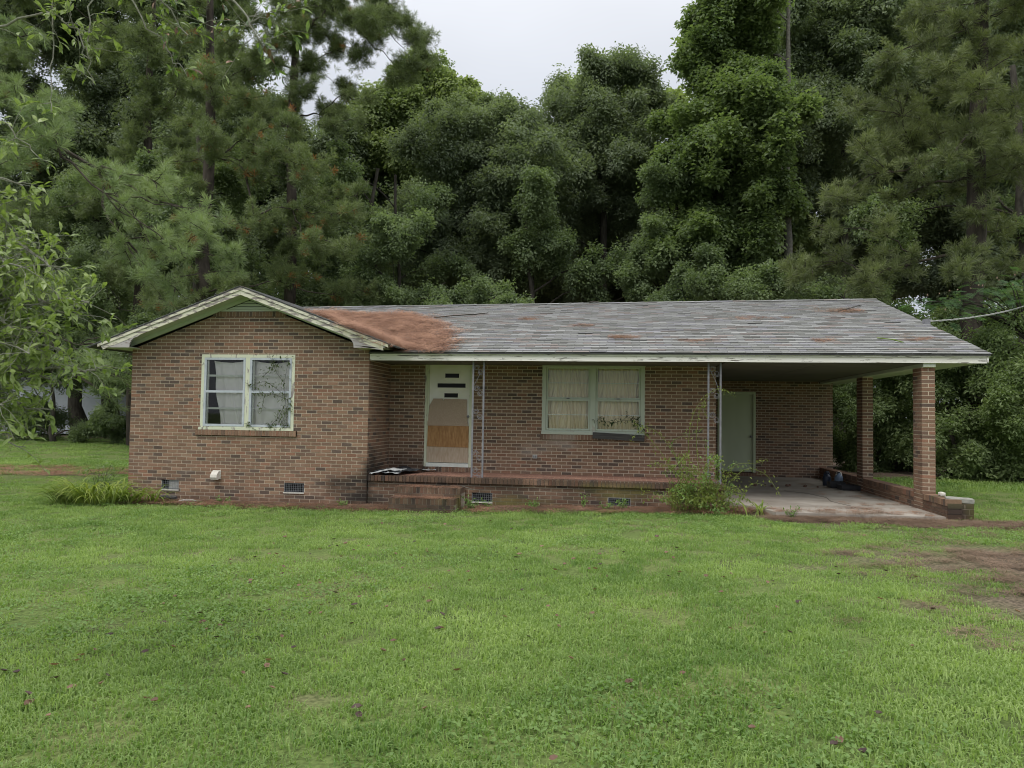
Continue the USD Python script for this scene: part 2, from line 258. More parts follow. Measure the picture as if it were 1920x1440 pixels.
M['clump'] = leafmat('arching_lily_leaf', (0.12, 0.20, 0.045), (0.38, 0.42, 0.10), 0.35, 0.5, 0.3, 2.0, (0.30, 0.26, 0.14), 0.85)
M['deadleaf'] = leafmat('dry_brown_leaf', (0.10, 0.055, 0.04), (0.34, 0.21, 0.15), 0.15, 0.6, 0.3, 5.0)
M['darkleaf'] = leafmat('dark_dead_leaf', (0.045, 0.03, 0.03), (0.11, 0.07, 0.06), 0.1, 0.6, 0.3, 5.0)
M['dull_straw'] = leafmat('weathered_straw', (0.12, 0.08, 0.055), (0.34, 0.24, 0.17), 0.1, 0.8, 0.2, 3.0)
M['blossom'] = plain('pink_cream_blossom', (0.62, 0.42, 0.36), (0.75, 0.62, 0.50), 20, 0.8)
M['ground'] = mat('lawn_ground', {'g': ('geometry', {}), 'n': ('noise_texture', {'scale': 0.55, 'detail': 8, 'roughness': 0.62}), 'r': ('rgb_ramp', {'ramp': [(0.3, (0.07, 0.10, 0.03)), (0.5, (0.12, 0.165, 0.05)), (0.72, (0.15, 0.16, 0.065))]}),
    'n2': ('noise_texture', {'scale': 30, 'detail': 5}), 'mr': ('map_range', {'from_min': 0.3, 'from_max': 0.7, 'to_min': 0.65, 'to_max': 1.3}), 'v': ('vector_math', {'math_type': 'scale'}),
    'a': ('attribute', {'attribute': 'tint'}), 'sp': ('separate_xyz', {}), 'dirt': ('rgb_ramp', {'ramp': [(0.3, (0.075, 0.058, 0.044)), (0.7, (0.19, 0.145, 0.11))]}), 'mx': ('mix', {}),
    'b': ('bump', {'strength': 0.6, 'distance': 0.02}), 'p': ('principled_bsdf', {'roughness': 0.95, 'specular_ior_level': 0.1})},
    [('g.position', 'n.vector'), ('n.fac', 'r.fac'), ('g.position', 'n2.vector'), ('n2.fac', 'mr.value'), ('n2.fac', 'dirt.fac'), ('a.vector', 'sp.vector'), ('sp.x', 'mx.fac'), ('r.color', 'mx.color1'), ('dirt.color', 'mx.color2'),
     ('mx.color', 'v.vector1'), ('mr.result', 'v.scale'), ('v.vector', 'p.base_color'), ('n2.fac', 'b.height'), ('b.normal', 'p.normal')])

def ground_z(x, y):
    """the lawn rises very gently to the right of the house"""
    x, y = np.asarray(x, float), np.asarray(y, float)
    t = np.clip((x - 3.0)/12.0, 0, 1); return 0.22*t*t*(3 - 2*t) + 0.0*y
def sm(a, b, x): t = np.clip((np.asarray(x, float) - a)/(b - a), 0, 1); return t*t*(3 - 2*t)
def dirt(x, y):
    """0 = good turf, 1 = bare soil and straw"""
    x, y = np.asarray(x, float), np.asarray(y, float)
    n = meshkit.fbm(np.stack([x*0.9, y*0.9, 0*x], -1), 4, 3); n2 = meshkit.fbm(np.stack([x*2.3, y*2.3, 0*x + 5], -1), 3, 8)
    e = np.hypot((x - 14.4)/2.7, (y + 5.5)/3.0); d = sm(1.1, 0.35, e + (n - 0.5)*1.3 + (n2 - .5)*.5)*0.95
    bed = sm(-0.62, -0.25, y + (n - 0.5)*0.5)*sm(1.0, 0.3, y)*sm(0.2, 0.9, x)*sm(14.5, 13.5, x)
    apron = sm(0.75, 0.3, np.abs(y + 1.25 + 0.06*(x - 12)) + (n - 0.5)*0.4)*sm(11.6, 12.3, x)*sm(16.6, 15.4, x)
    side = sm(0.3, 0.6, n)*sm(-12, -7, x)*sm(0.2, -0.5, x)*(sm(3.6, 4.6, y)*sm(8.5, 6.0, y))
    wood = sm(26.0, 29.0, y + 6*(n - 0.5)); wood2 = sm(7.0, 8.5, y + 3*(n - .5))*sm(15.0, 16.0, x)
    wood3 = sm(10.0, 12.0, y)*sm(-4, -1, x)
    spot = sm(0.58, 0.70, n2)*sm(0.48, 0.6, n)*0.4
    return np.clip(np.maximum.reduce([d, bed, apron, side*0.55, wood, wood2, wood3, spot]), 0, 1)

# ------------------------------------------------------------------ ground
def axis(lo, hi, step, far):
    m = np.arange(lo, hi + 1e-6, step); g = [step]
    out = []; x = hi
    while x < far: g.append(g[-1]*1.35); x += g[-1]; out.append(x)
    out2 = []; x = lo; s_ = step
    while x > -far: s_ *= 1.35; x -= s_; out2.append(x)
    return np.array(out2[::-1] + list(m) + out)
gx, gy = axis(-9, 20, 0.25, 330), axis(-13, 9, 0.25, 330)
GX, GY = np.meshgrid(gx, gy, indexing='ij'); GZ = ground_z(GX, GY)
GZ = GZ + 0.02*(meshkit.fbm(np.stack([GX*0.8, GY*0.8, 0*GX], -1), 3, 1) - 0.5)*(np.abs(GX) < 60)
gi, gj = np.meshgrid(np.arange(len(gx) - 1), np.arange(len(gy) - 1), indexing='ij'); gn = len(gy)
gf = np.stack([gi*gn + gj, (gi + 1)*gn + gj, (gi + 1)*gn + gj + 1, gi*gn + gj + 1], -1).reshape(-1, 4)
gmb = MB(); dd = dirt(GX.ravel(), GY.ravel()); gmb.add(np.stack([GX.ravel(), GY.ravel(), GZ.ravel()], 1), gf, np.stack([dd, dd, dd], 1))
solo('ground', gmb, M['ground'], 'flat grassy yard with bare patches reaching back under the trees', 'ground', kind='structure')

# ------------------------------------------------------------------ brick machinery
BL, CH, ZT = 0.2032, 0.0677, 2.9603
PAL = np.array([(0.225, 0.138, 0.092), (0.20, 0.124, 0.084), (0.235, 0.128, 0.084), (0.115, 0.083, 0.066), (0.25, 0.162, 0.106), (0.165, 0.108, 0.078)])*1.0
PW = np.array([0.33, 0.25, 0.10, 0.10, 0.08, 0.14])
def stain(P):
    """darkening and moss that stay on the masonry: (n,3) points -> multiplier (n,3), moss (n,1)"""
    x, y, z = P[:, 0], P[:, 1], P[:, 2]
    n = meshkit.fbm(P*3.1 + 11, 4, 5); n2 = meshkit.fbm(P*9.0 + 3, 3, 6)
    k = np.zeros(len(P))
    side = (x > 4.8)*(x < 4.95)*sm(1.15, 0.55, z + (n - 0.5)*0.9)*sm(1.3, 0.5, y)
    corner = (y < 0.1)*(x < 4.95)*sm(3.75, 4.7, x + (n - 0.5)*1.2)*sm(0.72, 0.45, z + (n - .5)*.3)
    skirt = (x > 4.88)*(x < 11.7)*(y < 0.35)*sm(0.70, 0.62, z)*sm(0.28, 0.55, n + 0.05)*0.62
    step = (x > 5.3)*(x < 7.0)*(y < 0.1)*(z < 0.5)*0.22*sm(.3,.6,n+.1)
    door = (y > 1.2)*(y < 1.5)*(x > 4.88)*(x < 5.75)*sm(1.05, 0.8, z + (n - 0.5)*0.4)*0.55
    pier = (x > 14.5)*(x < 15.4)*(y < 0.05)*(z < 0.44)*0.5
    base = (y < 0.1)*(x < 4.0)*sm(0.28, 0.05, z + (n - 0.5)*0.25)*0.35
    k = np.clip(np.maximum.reduce([side, corner, skirt, step, door, pier, base])*(0.55 + 0.9*n2), 0, 0.93)
    mul = np.stack([1 - 0.83*k, 1 - 0.80*k, 1 - 0.78*k], 1)
    moss = ((x > 4.88)*(x < 11)*(y < 0.3)*(z < 0.52)*sm(0.55, 0.75, meshkit.fbm(P*2.0 + 31, 3, 9))*0.75 + (x > 14.5)*(y < -0.3)*sm(0.5, 0.7, n)*0.5)[:, None]
    pale = ((y > 1.2)*(y < 1.45)*(x > 7.6)*(x < 8.7)*sm(1.55, 1.3, z)*sm(0.85, 1.1, z)*sm(0.45, 0.65, n) + (y < 0.05)*(x < 4)*sm(0.66, 0.8, n2)*0.35)[:, None]*0.5
    return mul, moss, pale
MOSS = np.array([0.13, 0.125, 0.035]); PALE = np.array([0.42, 0.36, 0.31])
def shade(P, base):
    mul, moss, pale = stain(P); c = base*mul
    c = c*(1 - moss) + MOSS*moss; return c*(1 - pale) + PALE*pale
pieces = []                                          # every brick: (parent wall, vertices, faces, base colour, size seen)
def seen(cen, n, area):
    d = np.array(CAM) - cen; r = np.linalg.norm(d); return max(0.0, float(d @ n)/r)*area/r**2
brng = np.random.default_rng(21)
def tone(): return PAL[brng.choice(6, p=PW)]*brng.uniform(0.85, 1.15)
def rect_piece(parent, P0, u, n, s0, s1, z0, z1, proud, back=0.0, base=None):
    o = [P0 + u*s + n*d + np.array([0, 0, z]) for d in (back, proud) for s, z in ((s0, z0), (s1, z0), (s1, z1), (s0, z1))]
    f = [[4, 5, 6], [4, 6, 7], [0, 4, 7], [0, 7, 3], [1, 2, 6], [1, 6, 5], [3, 7, 6], [3, 6, 2], [0, 1, 5], [0, 5, 4]]
    v = np.array(o); pieces.append((parent, v, np.array(f), tone() if base is None else base, seen(v.mean(0), n, (s1 - s0)*(z1 - z0))))
def block_piece(parent, x0, x1, y0, y1, z0, z1, n=(0, -1, 0), base=None):
    m = MB().box(x0, x1, y0, y1, z0, z1); v, f, _ = m.arrays()
    pieces.append((parent, v, f, tone() if base is None else base, seen(v.mean(0), np.array(n, float), (x1 - x0)*(z1 - z0))))
def mortar(parent, name, P0, u, n, poly, label=None, cell=0.22):
    """the joint face behind the bricks: a grid clipped to the wall outline"""
    a, b, c, d = poly.bounds; mb = MB(); k = 0; pp = prep(poly)
    xs = np.linspace(a, c, max(2, int((c - a)/cell) + 2)); zs = np.linspace(b, d, max(2, int((d - b)/cell) + 2))
    for i in range(len(xs) - 1):
        for j in range(len(zs) - 1):
            q = sbox(xs[i], zs[j], xs[i + 1], zs[j + 1])
            if pp.contains(q): gs = [q]
            elif pp.intersects(q):
                g = poly.intersection(q); gs = [t for t in getattr(g, 'geoms', [g]) if t.geom_type == 'Polygon' and t.area > 1e-6]
            else: continue
            for g in gs:
                pts = np.array(g.exterior.coords)[:-1]
                if len(pts) == 4 and g.equals(g.envelope): tri = [[0, 1, 2], [0, 2, 3]]
                else:
                    tv, tri = trimesh.creation.triangulate_polygon(g, engine='earcut'); pts = tv[:, :2]
                P = P0 + np.outer(pts[:, 0], u) + np.outer(pts[:, 1], [0, 0, 1.0]) + n*(-0.004)
                mb.add(P, tri)
    mb.c = [shade(np.vstack(mb.v), np.array([0.55, 0.465, 0.36]))]
    return build(parent, name, mb, M['mortar'], label)
def wall(house, name, P0, u, n, poly, label=None, phase=0, courses=None, skip=None):
    P0, u, n = np.array(P0, float), np.array(u, float), np.array(n, float)
    prim = mortar(house, name, P0, u, n, poly, label); path = str(prim.GetPath()); pp = prep(poly)
    a, b, c, d = poly.bounds
    for i in range(int(math.floor((b - ZT)/CH)) - 1, int(math.ceil((d - ZT)/CH)) + 1):
        z0 = ZT + i*CH + 0.0065; z1 = z0 + CH - 0.013
        off = (0.5*BL if (i + phase) % 2 else 0.0) + brng.uniform(-0.003, 0.003)
        k = int(math.floor((a - off)/BL))
        while k*BL + off < c:
            s0 = k*BL + off + 0.0065; s1 = s0 + BL - 0.013; k += 1
            r = sbox(max(s0, a), z0, min(s1, c), z1); pr = 0.001 + brng.uniform(-0.0015, 0.002)
            if r.area < 1e-4: continue
            if pp.contains(r): rect_piece(path, P0, u, n, r.bounds[0], r.bounds[2], z0 + brng.uniform(-.0008, .0008), z1, pr, -0.006); continue
            if not pp.intersects(r): continue
            g = poly.intersection(r)
            for t in getattr(g, 'geoms', [g]):
                if t.geom_type != 'Polygon' or t.area < 4e-4: continue
                pts = np.array(shapely.geometry.polygon.orient(t).exterior.coords)[:-1]; m = len(pts)
                lo, hi = (P0 + np.outer(pts[:, 0], u) + np.outer(pts[:, 1], [0, 0, 1.0]) + n*e for e in (-0.006, pr))
                f = [[m, m + q, m + q + 1] for q in range(1, m - 1)] + [x for q in range(m) for x in ([q, (q + 1) % m, m + (q + 1) % m], [q, m + (q + 1) % m, m + q])]
                v = np.vstack([lo, hi]); pieces.append((path, v, np.array(f), tone(), seen(v.mean(0), n, t.area)))
    return path
def rect(a, b, c, d): return sbox(a, b, c, d)
X_, Y_, Z_ = np.eye(3)

H = thing('brick_house', 'long single-storey red-brown brick house with front gable wing and open carport', 'house')
# openings
GW = (1.48, 3.40, 1.405, 2.865); MW = (8.03, 10.055, 1.405, 2.83); FD = (5.62, 6.60, 0.76, 2.86); CD = (12.12, 13.09, 0.36, 2.47)
DX, BY = 1.351, 6.86
rake = lambda x: 3.905 - 0.385*abs(x - 2.44)
gp = Polygon([(0, -0.25), (4.877, -0.25), (4.877, rake(4.877)), (3.19, rake(3.19)), (3.19, 3.60), (1.69, 3.60), (1.69, rake(1.69)), (0, rake(0))])
for o in (GW, (3.245, 3.646, 0.235, 0.415), (0.712, 1.080, 0.22, 0.41)): gp = gp.difference(rect(o[0], o[2], o[1], o[3]))
gp = gp.difference(rect(1.40, 1.295, 3.47, 1.405))
wp_gable = wall(H, 'gable_wall', (0, 0, 0), X_, -Y_, gp, 'brown mixed brick wall under the front gable')
wp_side = wall(H, 'wing_side_wall', (4.877, 0, 0), Y_, X_, rect(0, -0.2, DX, 2.95), 'narrow brick side wall with black mildew at its foot', phase=1)
mp = rect(0, 0.60, 11.417 - 4.877, 2.80)
for o in (FD, MW): mp = mp.difference(rect(o[0] - 4.877, o[2], o[1] - 4.877, o[3]))
mp = mp.difference(rect(8.00 - 4.877, 1.295, 10.09 - 4.877, 1.405))
wp_main = wall(H, 'porch_wall', (4.877, DX, 0), X_, -Y_, mp, 'brown brick wall behind the porch')
wp_cs = wall(H, 'carport_side_wall', (11.417, DX, 0), Y_, X_, rect(0, 0.1, BY - DX, 2.80), phase=1)
bp_ = rect(0, 0.15, 3.60, 2.80).difference(rect(CD[0] - 11.417, 0.15, CD[1] - 11.417, CD[3]))
wp_back = wall(H, 'carport_back_wall', (11.417, BY, 0), X_, -Y_, bp_, 'shaded brick wall at the back of the carport')
wall(H, 'wing_left_wall', (0, 10.3, 0), -Y_, -X_, rect(0, -0.2, 10.3, 3.0), phase=1)
build(H, 'storeroom_wall', MB().box(11.43, 15.017, BY + 0.12, 10.3, 0.1, 2.8), M['far_brick'])
build(H, 'rear_wall', MB().box(0.01, 11.43, 10.2, 10.3, -0.1, 2.8), M['far_brick'])
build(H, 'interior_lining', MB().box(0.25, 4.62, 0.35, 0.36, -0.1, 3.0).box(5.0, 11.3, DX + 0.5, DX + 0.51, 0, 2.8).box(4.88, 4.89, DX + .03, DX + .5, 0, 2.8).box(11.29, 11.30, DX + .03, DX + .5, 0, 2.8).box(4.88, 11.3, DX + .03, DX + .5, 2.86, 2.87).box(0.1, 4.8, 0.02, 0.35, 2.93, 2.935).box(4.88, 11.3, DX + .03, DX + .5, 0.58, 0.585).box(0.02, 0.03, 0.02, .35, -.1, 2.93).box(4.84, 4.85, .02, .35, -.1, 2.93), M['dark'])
# rowlock sills and header course
def rowlocks(parent, x0, x1, y0, y1, z0, z1, pitch=0.068, joint=0.010, tilt=0.0):
    n = max(1, round((x1 - x0)/pitch)); p = (x1 - x0)/n
    for i in range(n):
        j = brng.uniform(-0.002, 0.002); block_piece(parent, x0 + i*p + joint/2, x0 + (i + 1)*p - joint/2, y0 + j, y1, z0, z1 + j)
def joint_bed(parent, name, *boxes):
    mb = MB()
    for (x0, x1, y0, y1, z0, z1) in boxes:
        g = MB().box(x0, x1, y0, y1, z0, z1); v, f, _ = g.arrays(); t = trimesh.Trimesh(v, f, process=False)
        for _k in range(3 if max(x1 - x0, y1 - y0) > 1 else 2): t = t.subdivide()
        mb.add(np.array(t.vertices), np.array(t.faces))
    mb.c = [shade(np.vstack(mb.v), np.array([0.52, 0.44, 0.34]))]
    return str(build(parent, name, mb, M['mortar']).GetPath())
s1 = joint_bed(H, 'brick_sill', (1.405, 3.465, -0.028, 0.08, 1.30, 1.395)); rowlocks(s1, 1.40, 3.47, -0.036, 0.08, 1.297, 1.402)
s2 = joint_bed(H, 'brick_sill', (8.005, 10.085, DX - 0.028, DX + 0.06, 1.30, 1.395)); rowlocks(s2, 8.0, 10.09, DX - 0.036, DX + 0.06, 1.297, 1.402)
s3 = joint_bed(H, 'brick_sill', (FD[0] - 0.02, FD[1] + 0.03, DX - 0.05, DX + 0.06, 0.60, 0.69)); rowlocks(s3, FD[0] - 0.03, FD[1] + 0.03, DX - 0.06, DX + 0.06, 0.606, 0.70)
s4 = joint_bed(H, 'header_course', (1.70, 3.18, -0.012, 0.05, 3.605, 3.695)); rowlocks(s4, 1.69, 3.19, -0.018, 0.05, 3.60, 3.70)
s5 = joint_bed(H, 'brick_sill', (CD[0], CD[1], BY - 0.012, BY + 0.05, 0.24, 0.345)); rowlocks(s5, CD[0] - 0.03, CD[1] + 0.03, BY - 0.02, BY + 0.05, 0.25, 0.35)

# ------------------------------------------------------------------ porch
PF, PZ, PX0, PX1 = 0.02, 0.605, 4.895, 11.40
sk = rect(0, -0.25, PX1 - PX0, 0.50)
for o in ((6.889, 7.271, 0.165, 0.335), (9.378, 9.778, 0.165, 0.315)): sk = sk.difference(rect(o[0] - PX0, o[2], o[1] - PX0, o[3]))
porch = wall(H, 'porch_base', (PX0, PF, 0), X_, -Y_, sk, 'stained mossy brick porch base')
wall(H, 'porch_end', (PX1, PF, 0), Y_, X_, rect(0, -0.1, DX - PF, 0.50), phase=1)
pf = joint_bed(H, 'porch_floor', (PX0, PX1 + 0.02, PF - 0.02, DX - 0.008, 0.50, PZ - 0.008))
rowlocks(pf, PX0, PX1 + 0.04, PF - 0.045, PF + 0.165, 0.503, PZ)
yy = PF + 0.172
for r in range(11):
    o = 0.5*BL*(r % 2); k = 0
    while PX0 + k*BL - o < PX1:
        a, b = max(PX0, PX0 + k*BL - o) + 0.005, min(PX1 + .03, PX0 + (k + 1)*BL - o) - 0.005; k += 1
        if b - a > 0.02: block_piece(pf, a, b, yy + 0.005, yy + 0.100, PZ - 0.03, PZ - 0.004 + brng.uniform(-0.002, 0.002), (0, 0, 1), np.array([0.27, 0.15, 0.11])*brng.uniform(0.7, 1.15))
    yy += 0.105
for k in range(4):                                   # broken tiles lying proud along the wall foot
    pass
def brick_step(x0, x1, y0, y1, z0, ztop):
    p = joint_bed(H, 'step', (x0 + 0.006, x1 - 0.006, y0 + 0.008, y1, z0, ztop - 0.01))
    rowlocks(p, x0, x1, y0, y0 + 0.2, ztop - 0.104, ztop, 0.068)
    if y1 - y0 > 0.3: rowlocks(p, x0, x1, y0 + 0.206, y1 - 0.002, ztop - 0.104, ztop - 0.003, 0.068)
    z = ztop - 0.112; i = 0
    while z > z0:
        n = int((x1 - x0)/BL); o = 0 if i % 2 else BL/2; a = x0
        while a < x1 - 0.01:
            b = min(x1, a + (BL if a > x0 or o == 0 else o)); block_piece(p, a + .004, b - .004, y0, y0 + .1, z - CH + 0.01, z); a = b
        z -= CH; i += 1
brick_step(5.55, 6.735, -0.80, -0.44, -0.02, 0.285)
brick_step(5.55, 6.77, -0.44, -0.005, 0.0, 0.445)

# ------------------------------------------------------------------ carport pillars and low wall
for py in (0.055, 3.304):
    z0, z1 = 0.25, 2.70
    pil = str(build(H, 'carport_pillar', MB().box(14.695, 14.90, py + 0.006, py + 0.400, z0, z1, (0.60, 0.51, 0.39)), M['mortar'], 'slim square brick pillar at the front of the carport' if py < 1 else 'slim brick pillar half way back along the carport').GetPath())
    i = 0; z = ZT - 40*CH
    while z < z1 - 0.02:
        za, zb = max(z, z0) + .0065, min(z + CH, z1) - 0.0065; x0, x1, y0, y1 = 14.6905, 14.9045, py + .002, py + 0.404
        e = lambda: brng.uniform(-0.002, 0.002)
        if i % 2:
            block_piece(pil, x0 + e(), (x0 + x1)/2 - .0075, y0, y0 + 0.2 - 0.005, za, zb); block_piece(pil, (x0 + x1)/2 + .0075, x1 + e(), y0, y0 + 0.2 - .005, za, zb)
            block_piece(pil, x0 + e(), (x0 + x1)/2 - .0075, y0 + .2 + .005, y1, za, zb, (-1, 0, 0)); block_piece(pil, (x0 + x1)/2 + .0075, x1, y0 + .2 + .005, y1, za, zb, (-1, 0, 0))
        else:
            for a, b in ((0, 0.1), (0.11, 0.30), (0.31, 0.406)): block_piece(pil, x0, x1 + e(), y0 + a + (e() if a == 0 else 0), y0 + b, za, zb, (0, -1, 0) if a == 0 else (-1, 0, 0))
        z += CH; i += 1
LW = thing('low_brick_wall', 'low brick kerb wall along the right edge of the carport floor', 'wall')
def low_run(y0, y1):
    core = joint_bed(LW, 'wall_core', (14.70, 14.895, y0 + .016, y1 - .016, 0.0, 0.53))
    for side, xn in ((14.692, -1), (14.903, 1)):
        z = 0.437; i = 0
        while z > 0.02:
            a = y0 - (BL/2 if i % 2 else 0)
            while a < y1:
                b = a + BL; p, q = max(a, y0) + .005, min(b, y1) - .005
                if q - p > 0.02: block_piece(core, *( (side, side + .02) if xn < 0 else (side - .02, side)), p, q, z - CH + .01, z, (xn, 0, 0))
                a = b
            z -= CH; i += 1
    n = int((y1 - y0)/0.0677)
    for k in range(n):
        d = (y1 - y0)/n; block_piece(core, 14.685 + brng.uniform(-.002, .002), 14.91, y0 + k*d + .005, y0 + (k + 1)*d - .005, 0.443, 0.541 + brng.uniform(-.002, .002), (-1, 0, 0))
low_run(-0.93, 0.05); low_run(0.465, 3.30); low_run(3.715, BY - 0.01)
ep = joint_bed(LW, 'end_pier', (14.915, 15.085, -0.925, -0.62, 0.05, 0.47))
for i, z in enumerate((0.23, 0.317, 0.405)):
    c = [np.array(x)*brng.uniform(.6, 1.0) for x in ((0.16, 0.10, 0.07), (0.13, 0.09, 0.07), (0.10, 0.085, 0.05))]
    cuts = (14.912, 15.02, 15.09) if i % 2 else (14.912, 14.955, 15.09)
    for a, b in zip(cuts[:-1], cuts[1:]): block_piece(ep, a + .004, b - .004, -0.93, -0.615, z, z + 0.078, base=c[i])
    block_piece(ep, 14.70, 14.905, -0.945, -0.93, z - 0.0, z + 0.078, base=c[i]*1.1)

# ---- turn the bricks into prims: the 300 that show largest one by one, the rest joined
order = np.argsort([-p[4] for p in pieces]); top = set()
cnt = {}
for i in order:
    root = '/'.join(pieces[i][0].split('/')[:3]); cnt[root] = cnt.get(root, 0) + 1
    if cnt[root] <= 300: top.add(int(i))
rest = {}
cols = shade(np.vstack([p[1] for p in pieces]), np.vstack([np.broadcast_to(p[3], p[1].shape) for p in pieces])); at_ = 0
for i, (parent, v, f, base, s_) in enumerate(pieces):
    col = cols[at_:at_ + len(v)]; at_ += len(v)
    if i in top: build(parent, 'brick', (v, f, col), M['brick'])
    else: rest.setdefault('/'.join(parent.split('/')[:3]), MB()).add(v, f, col)
for root, mb in rest.items(): build(root, 'brickwork', mb, M['brick'], 'remaining bricks of the masonry', 'stuff')

# ------------------------------------------------------------------ roofs
ZE, YE, YR = 2.915, -0.07, 5.82
zr = lambda x: 4.60 + 0.0088*np.clip(x, 0, 16)
def roof_z(x, y): return ZE + (zr(x) - ZE)*(np.asarray(y) - YE)/(YR - YE)
WX, WZ, WS, WY0 = 2.44, 4.135, 0.372, -0.40
wing_z = lambda x: WZ - WS*np.abs(np.asarray(x) - WX)
RX1, RXL = 15.74, -0.42
rm = MB()
for a, b_, ya, n_ in ((4.885, RX1, YE, 24), (RXL, 4.885, 1.3, 10)):      # strips, so that the deck follows the slightly sagging ridge
    xs_ = np.linspace(a, b_, n_ + 1)
    for p, q in zip(xs_[:-1], xs_[1:]):
        rm.add([(x, y, z + dz) for dz in (0.0, -0.03) for x, y, z in ((p, ya, float(roof_z(p, ya))), (q, ya, float(roof_z(q, ya))), (q, YR, float(zr(q))), (p, YR, float(zr(p))))], [[0, 1, 2, 3], [7, 6, 5, 4], [0, 4, 5, 1]])
rm.add([(RXL, YR, float(zr(RXL))), (RX1, YR, float(zr(RX1))), (RX1, 11.7, 2.92), (RXL, 11.7, 2.92), (RXL, YR, float(zr(RXL)) - .03), (RX1, YR, float(zr(RX1)) - .03), (RX1, 11.7, 2.89), (RXL, 11.7, 2.89)], [[0, 1, 2, 3], [7, 6, 5, 4], [0, 3, 7, 4], [1, 5, 6, 2], [2, 6, 7, 3]])
roof = str(build(H, 'main_roof', rm, plain('roof_felt', (0.05, 0.05, 0.05), (0.09, 0.09, 0.09), 9), 'low-pitched grey shingle roof').GetPath())
srng = np.random.default_rng(5)
SHC = np.array([(0.27, 0.275, 0.27), (0.21, 0.215, 0.20), (0.305, 0.31, 0.30), (0.25, 0.222, 0.205), (0.18, 0.18, 0.168), (0.25, 0.25, 0.265)])
spcs = []
slope_len = math.hypot(YR - YE, 4.68 - ZE); ncourse = 40; ex = (YR - YE)/ncourse
for c in range(ncourse):
    y0 = YE - 0.01 + c*ex; k = 0; off = (c % 2)*0.152 + srng.uniform(-.02, .02)
    x = RXL - off
    while x < RX1:
        a, b = max(x, RXL if y0 > 1.3 else 4.885), min(x + 0.3048, RX1 + 0.02); x += 0.3048
        if b - a < 0.03: continue
        if float(wing_z((a + b)/2)) > float(roof_z((a + b)/2, y0)) + 0.02 and (a + b)/2 < 5.45: continue
        col = SHC[srng.choice(6, p=[.27, .22, .2, .13, .09, .09])]*srng.uniform(0.9, 1.1)*0.94
        lift = 0.014 + srng.uniform(0, 0.003) + (0.008 if srng.random() < 0.02 else 0)
        y1 = y0 + ex*1.25; g = 0.004
        A = [(a + g, y0 + srng.uniform(-.004, .004), float(roof_z(a, y0)) + lift), (b - g, y0 + srng.uniform(-.004, .004), float(roof_z(b, y0)) + lift + srng.uniform(-.003, .003)), (b - g, y1, float(roof_z(b, y1)) + 0.003), (a + g, y1, float(roof_z(a, y1)) + 0.003)]
        bt = [A[0], A[1], (A[1][0], A[1][1] + .001, A[1][2] - .013), (A[0][0], A[0][1] + .001, A[0][2] - .013)]
        v = np.array(A + bt + [(p[0], p[1], p[2] - 0.010) for p in A]); f = np.array([[0, 1, 2], [0, 2, 3], [4, 7, 6], [4, 6, 5], [1, 9, 10], [1, 10, 2], [0, 3, 11], [0, 11, 8]])
        cc = np.repeat(np.array([col]), 12, 0); cc[4:8] = (0.06, 0.06, 0.058); cc[2:4] *= .93  # butt faces tinted dark to paint the shadow line below each tab
        spcs.append((v, f, cc))
for i, (v, f, col) in enumerate(spcs[:300]): build(roof, 'shingle', (v, f, col), M['shingle'])
mb = MB()
for v, f, col in spcs[300:]: mb.add(v, f, col)
for i in range(52):                                   # ridge caps
    a = RXL + i*0.311; mb.add([(a, YR - .13, float(roof_z(a, YR - .13)) + .02), (a + .32, YR - .13, float(roof_z(a + .32, YR - .13)) + .026), (a + .32, YR, float(zr(a + .32)) + .03), (a, YR, float(zr(a)) + .024), (a, YR + .13, float(zr(a)) - .02), (a + .32, YR + .13, float(zr(a + .32)) - .015)], [[0, 1, 2, 3], [3, 2, 5, 4]], SHC[srng.integers(6)]*.8)
build(roof, 'shingle_field', mb, M['shingle'], 'upper shingle courses', 'stuff')
# wing roof
wr = MB()
for sx in (-1, 1):
    xe = WX + sx*3.12; yb = lambda x: float((wing_z(x) - ZE)/((4.62 - ZE)/(YR - YE)) + YE)
    A = [(WX, WY0, WZ), (xe, WY0, float(wing_z(xe))), (xe, max(yb(xe), 0.2) + .2 if sx > 0 else 1.6, float(wing_z(xe))), (WX, 4.3, WZ)]
    v = A + [(p[0], p[1], p[2] - .02) for p in A]; wr.add(v, [[0, 1, 2, 3], [7, 6, 5, 4], [0, 4, 5, 1], [1, 5, 6, 2]])
wroof = str(build(H, 'wing_roof', wr, UsdShade.Material.Get(stage, L + 'roof_felt'), 'shingled gable roof over the front wing').GetPath())
mb = MB()
for sx in (-1, 1):
    for c in range(24):
        d0 = 3.14 - c*0.131; d1 = d0 - 0.16; y = WY0 - 0.01
        while y < 4.2:
            y2 = y + 0.3048
            zv = float(wing_z(WX + sx*d0))
            if zv > float(roof_z(max(0, WX + sx*d0), y)) - 0.03 or y < 0.4:
                A = [(WX + sx*d0, y + .004, zv + .014), (WX + sx*d0, y2 - .004, zv + .014), (WX + sx*max(d1, 0), y2 - .004, float(wing_z(WX + sx*max(d1, 0))) + .004), (WX + sx*max(d1, 0), y + .004, float(wing_z(WX + sx*max(d1, 0))) + .004)]
                mb.add(A + [(p[0], p[1], p[2] - .008) for p in A], [[0, 1, 2, 3], [0, 4, 5, 1], [0, 3, 7, 4]], SHC[srng.integers(6)]*srng.uniform(.6, .85))
            y = y2
build(wroof, 'shingle_field', mb, M['shingle'], None, 'stuff')

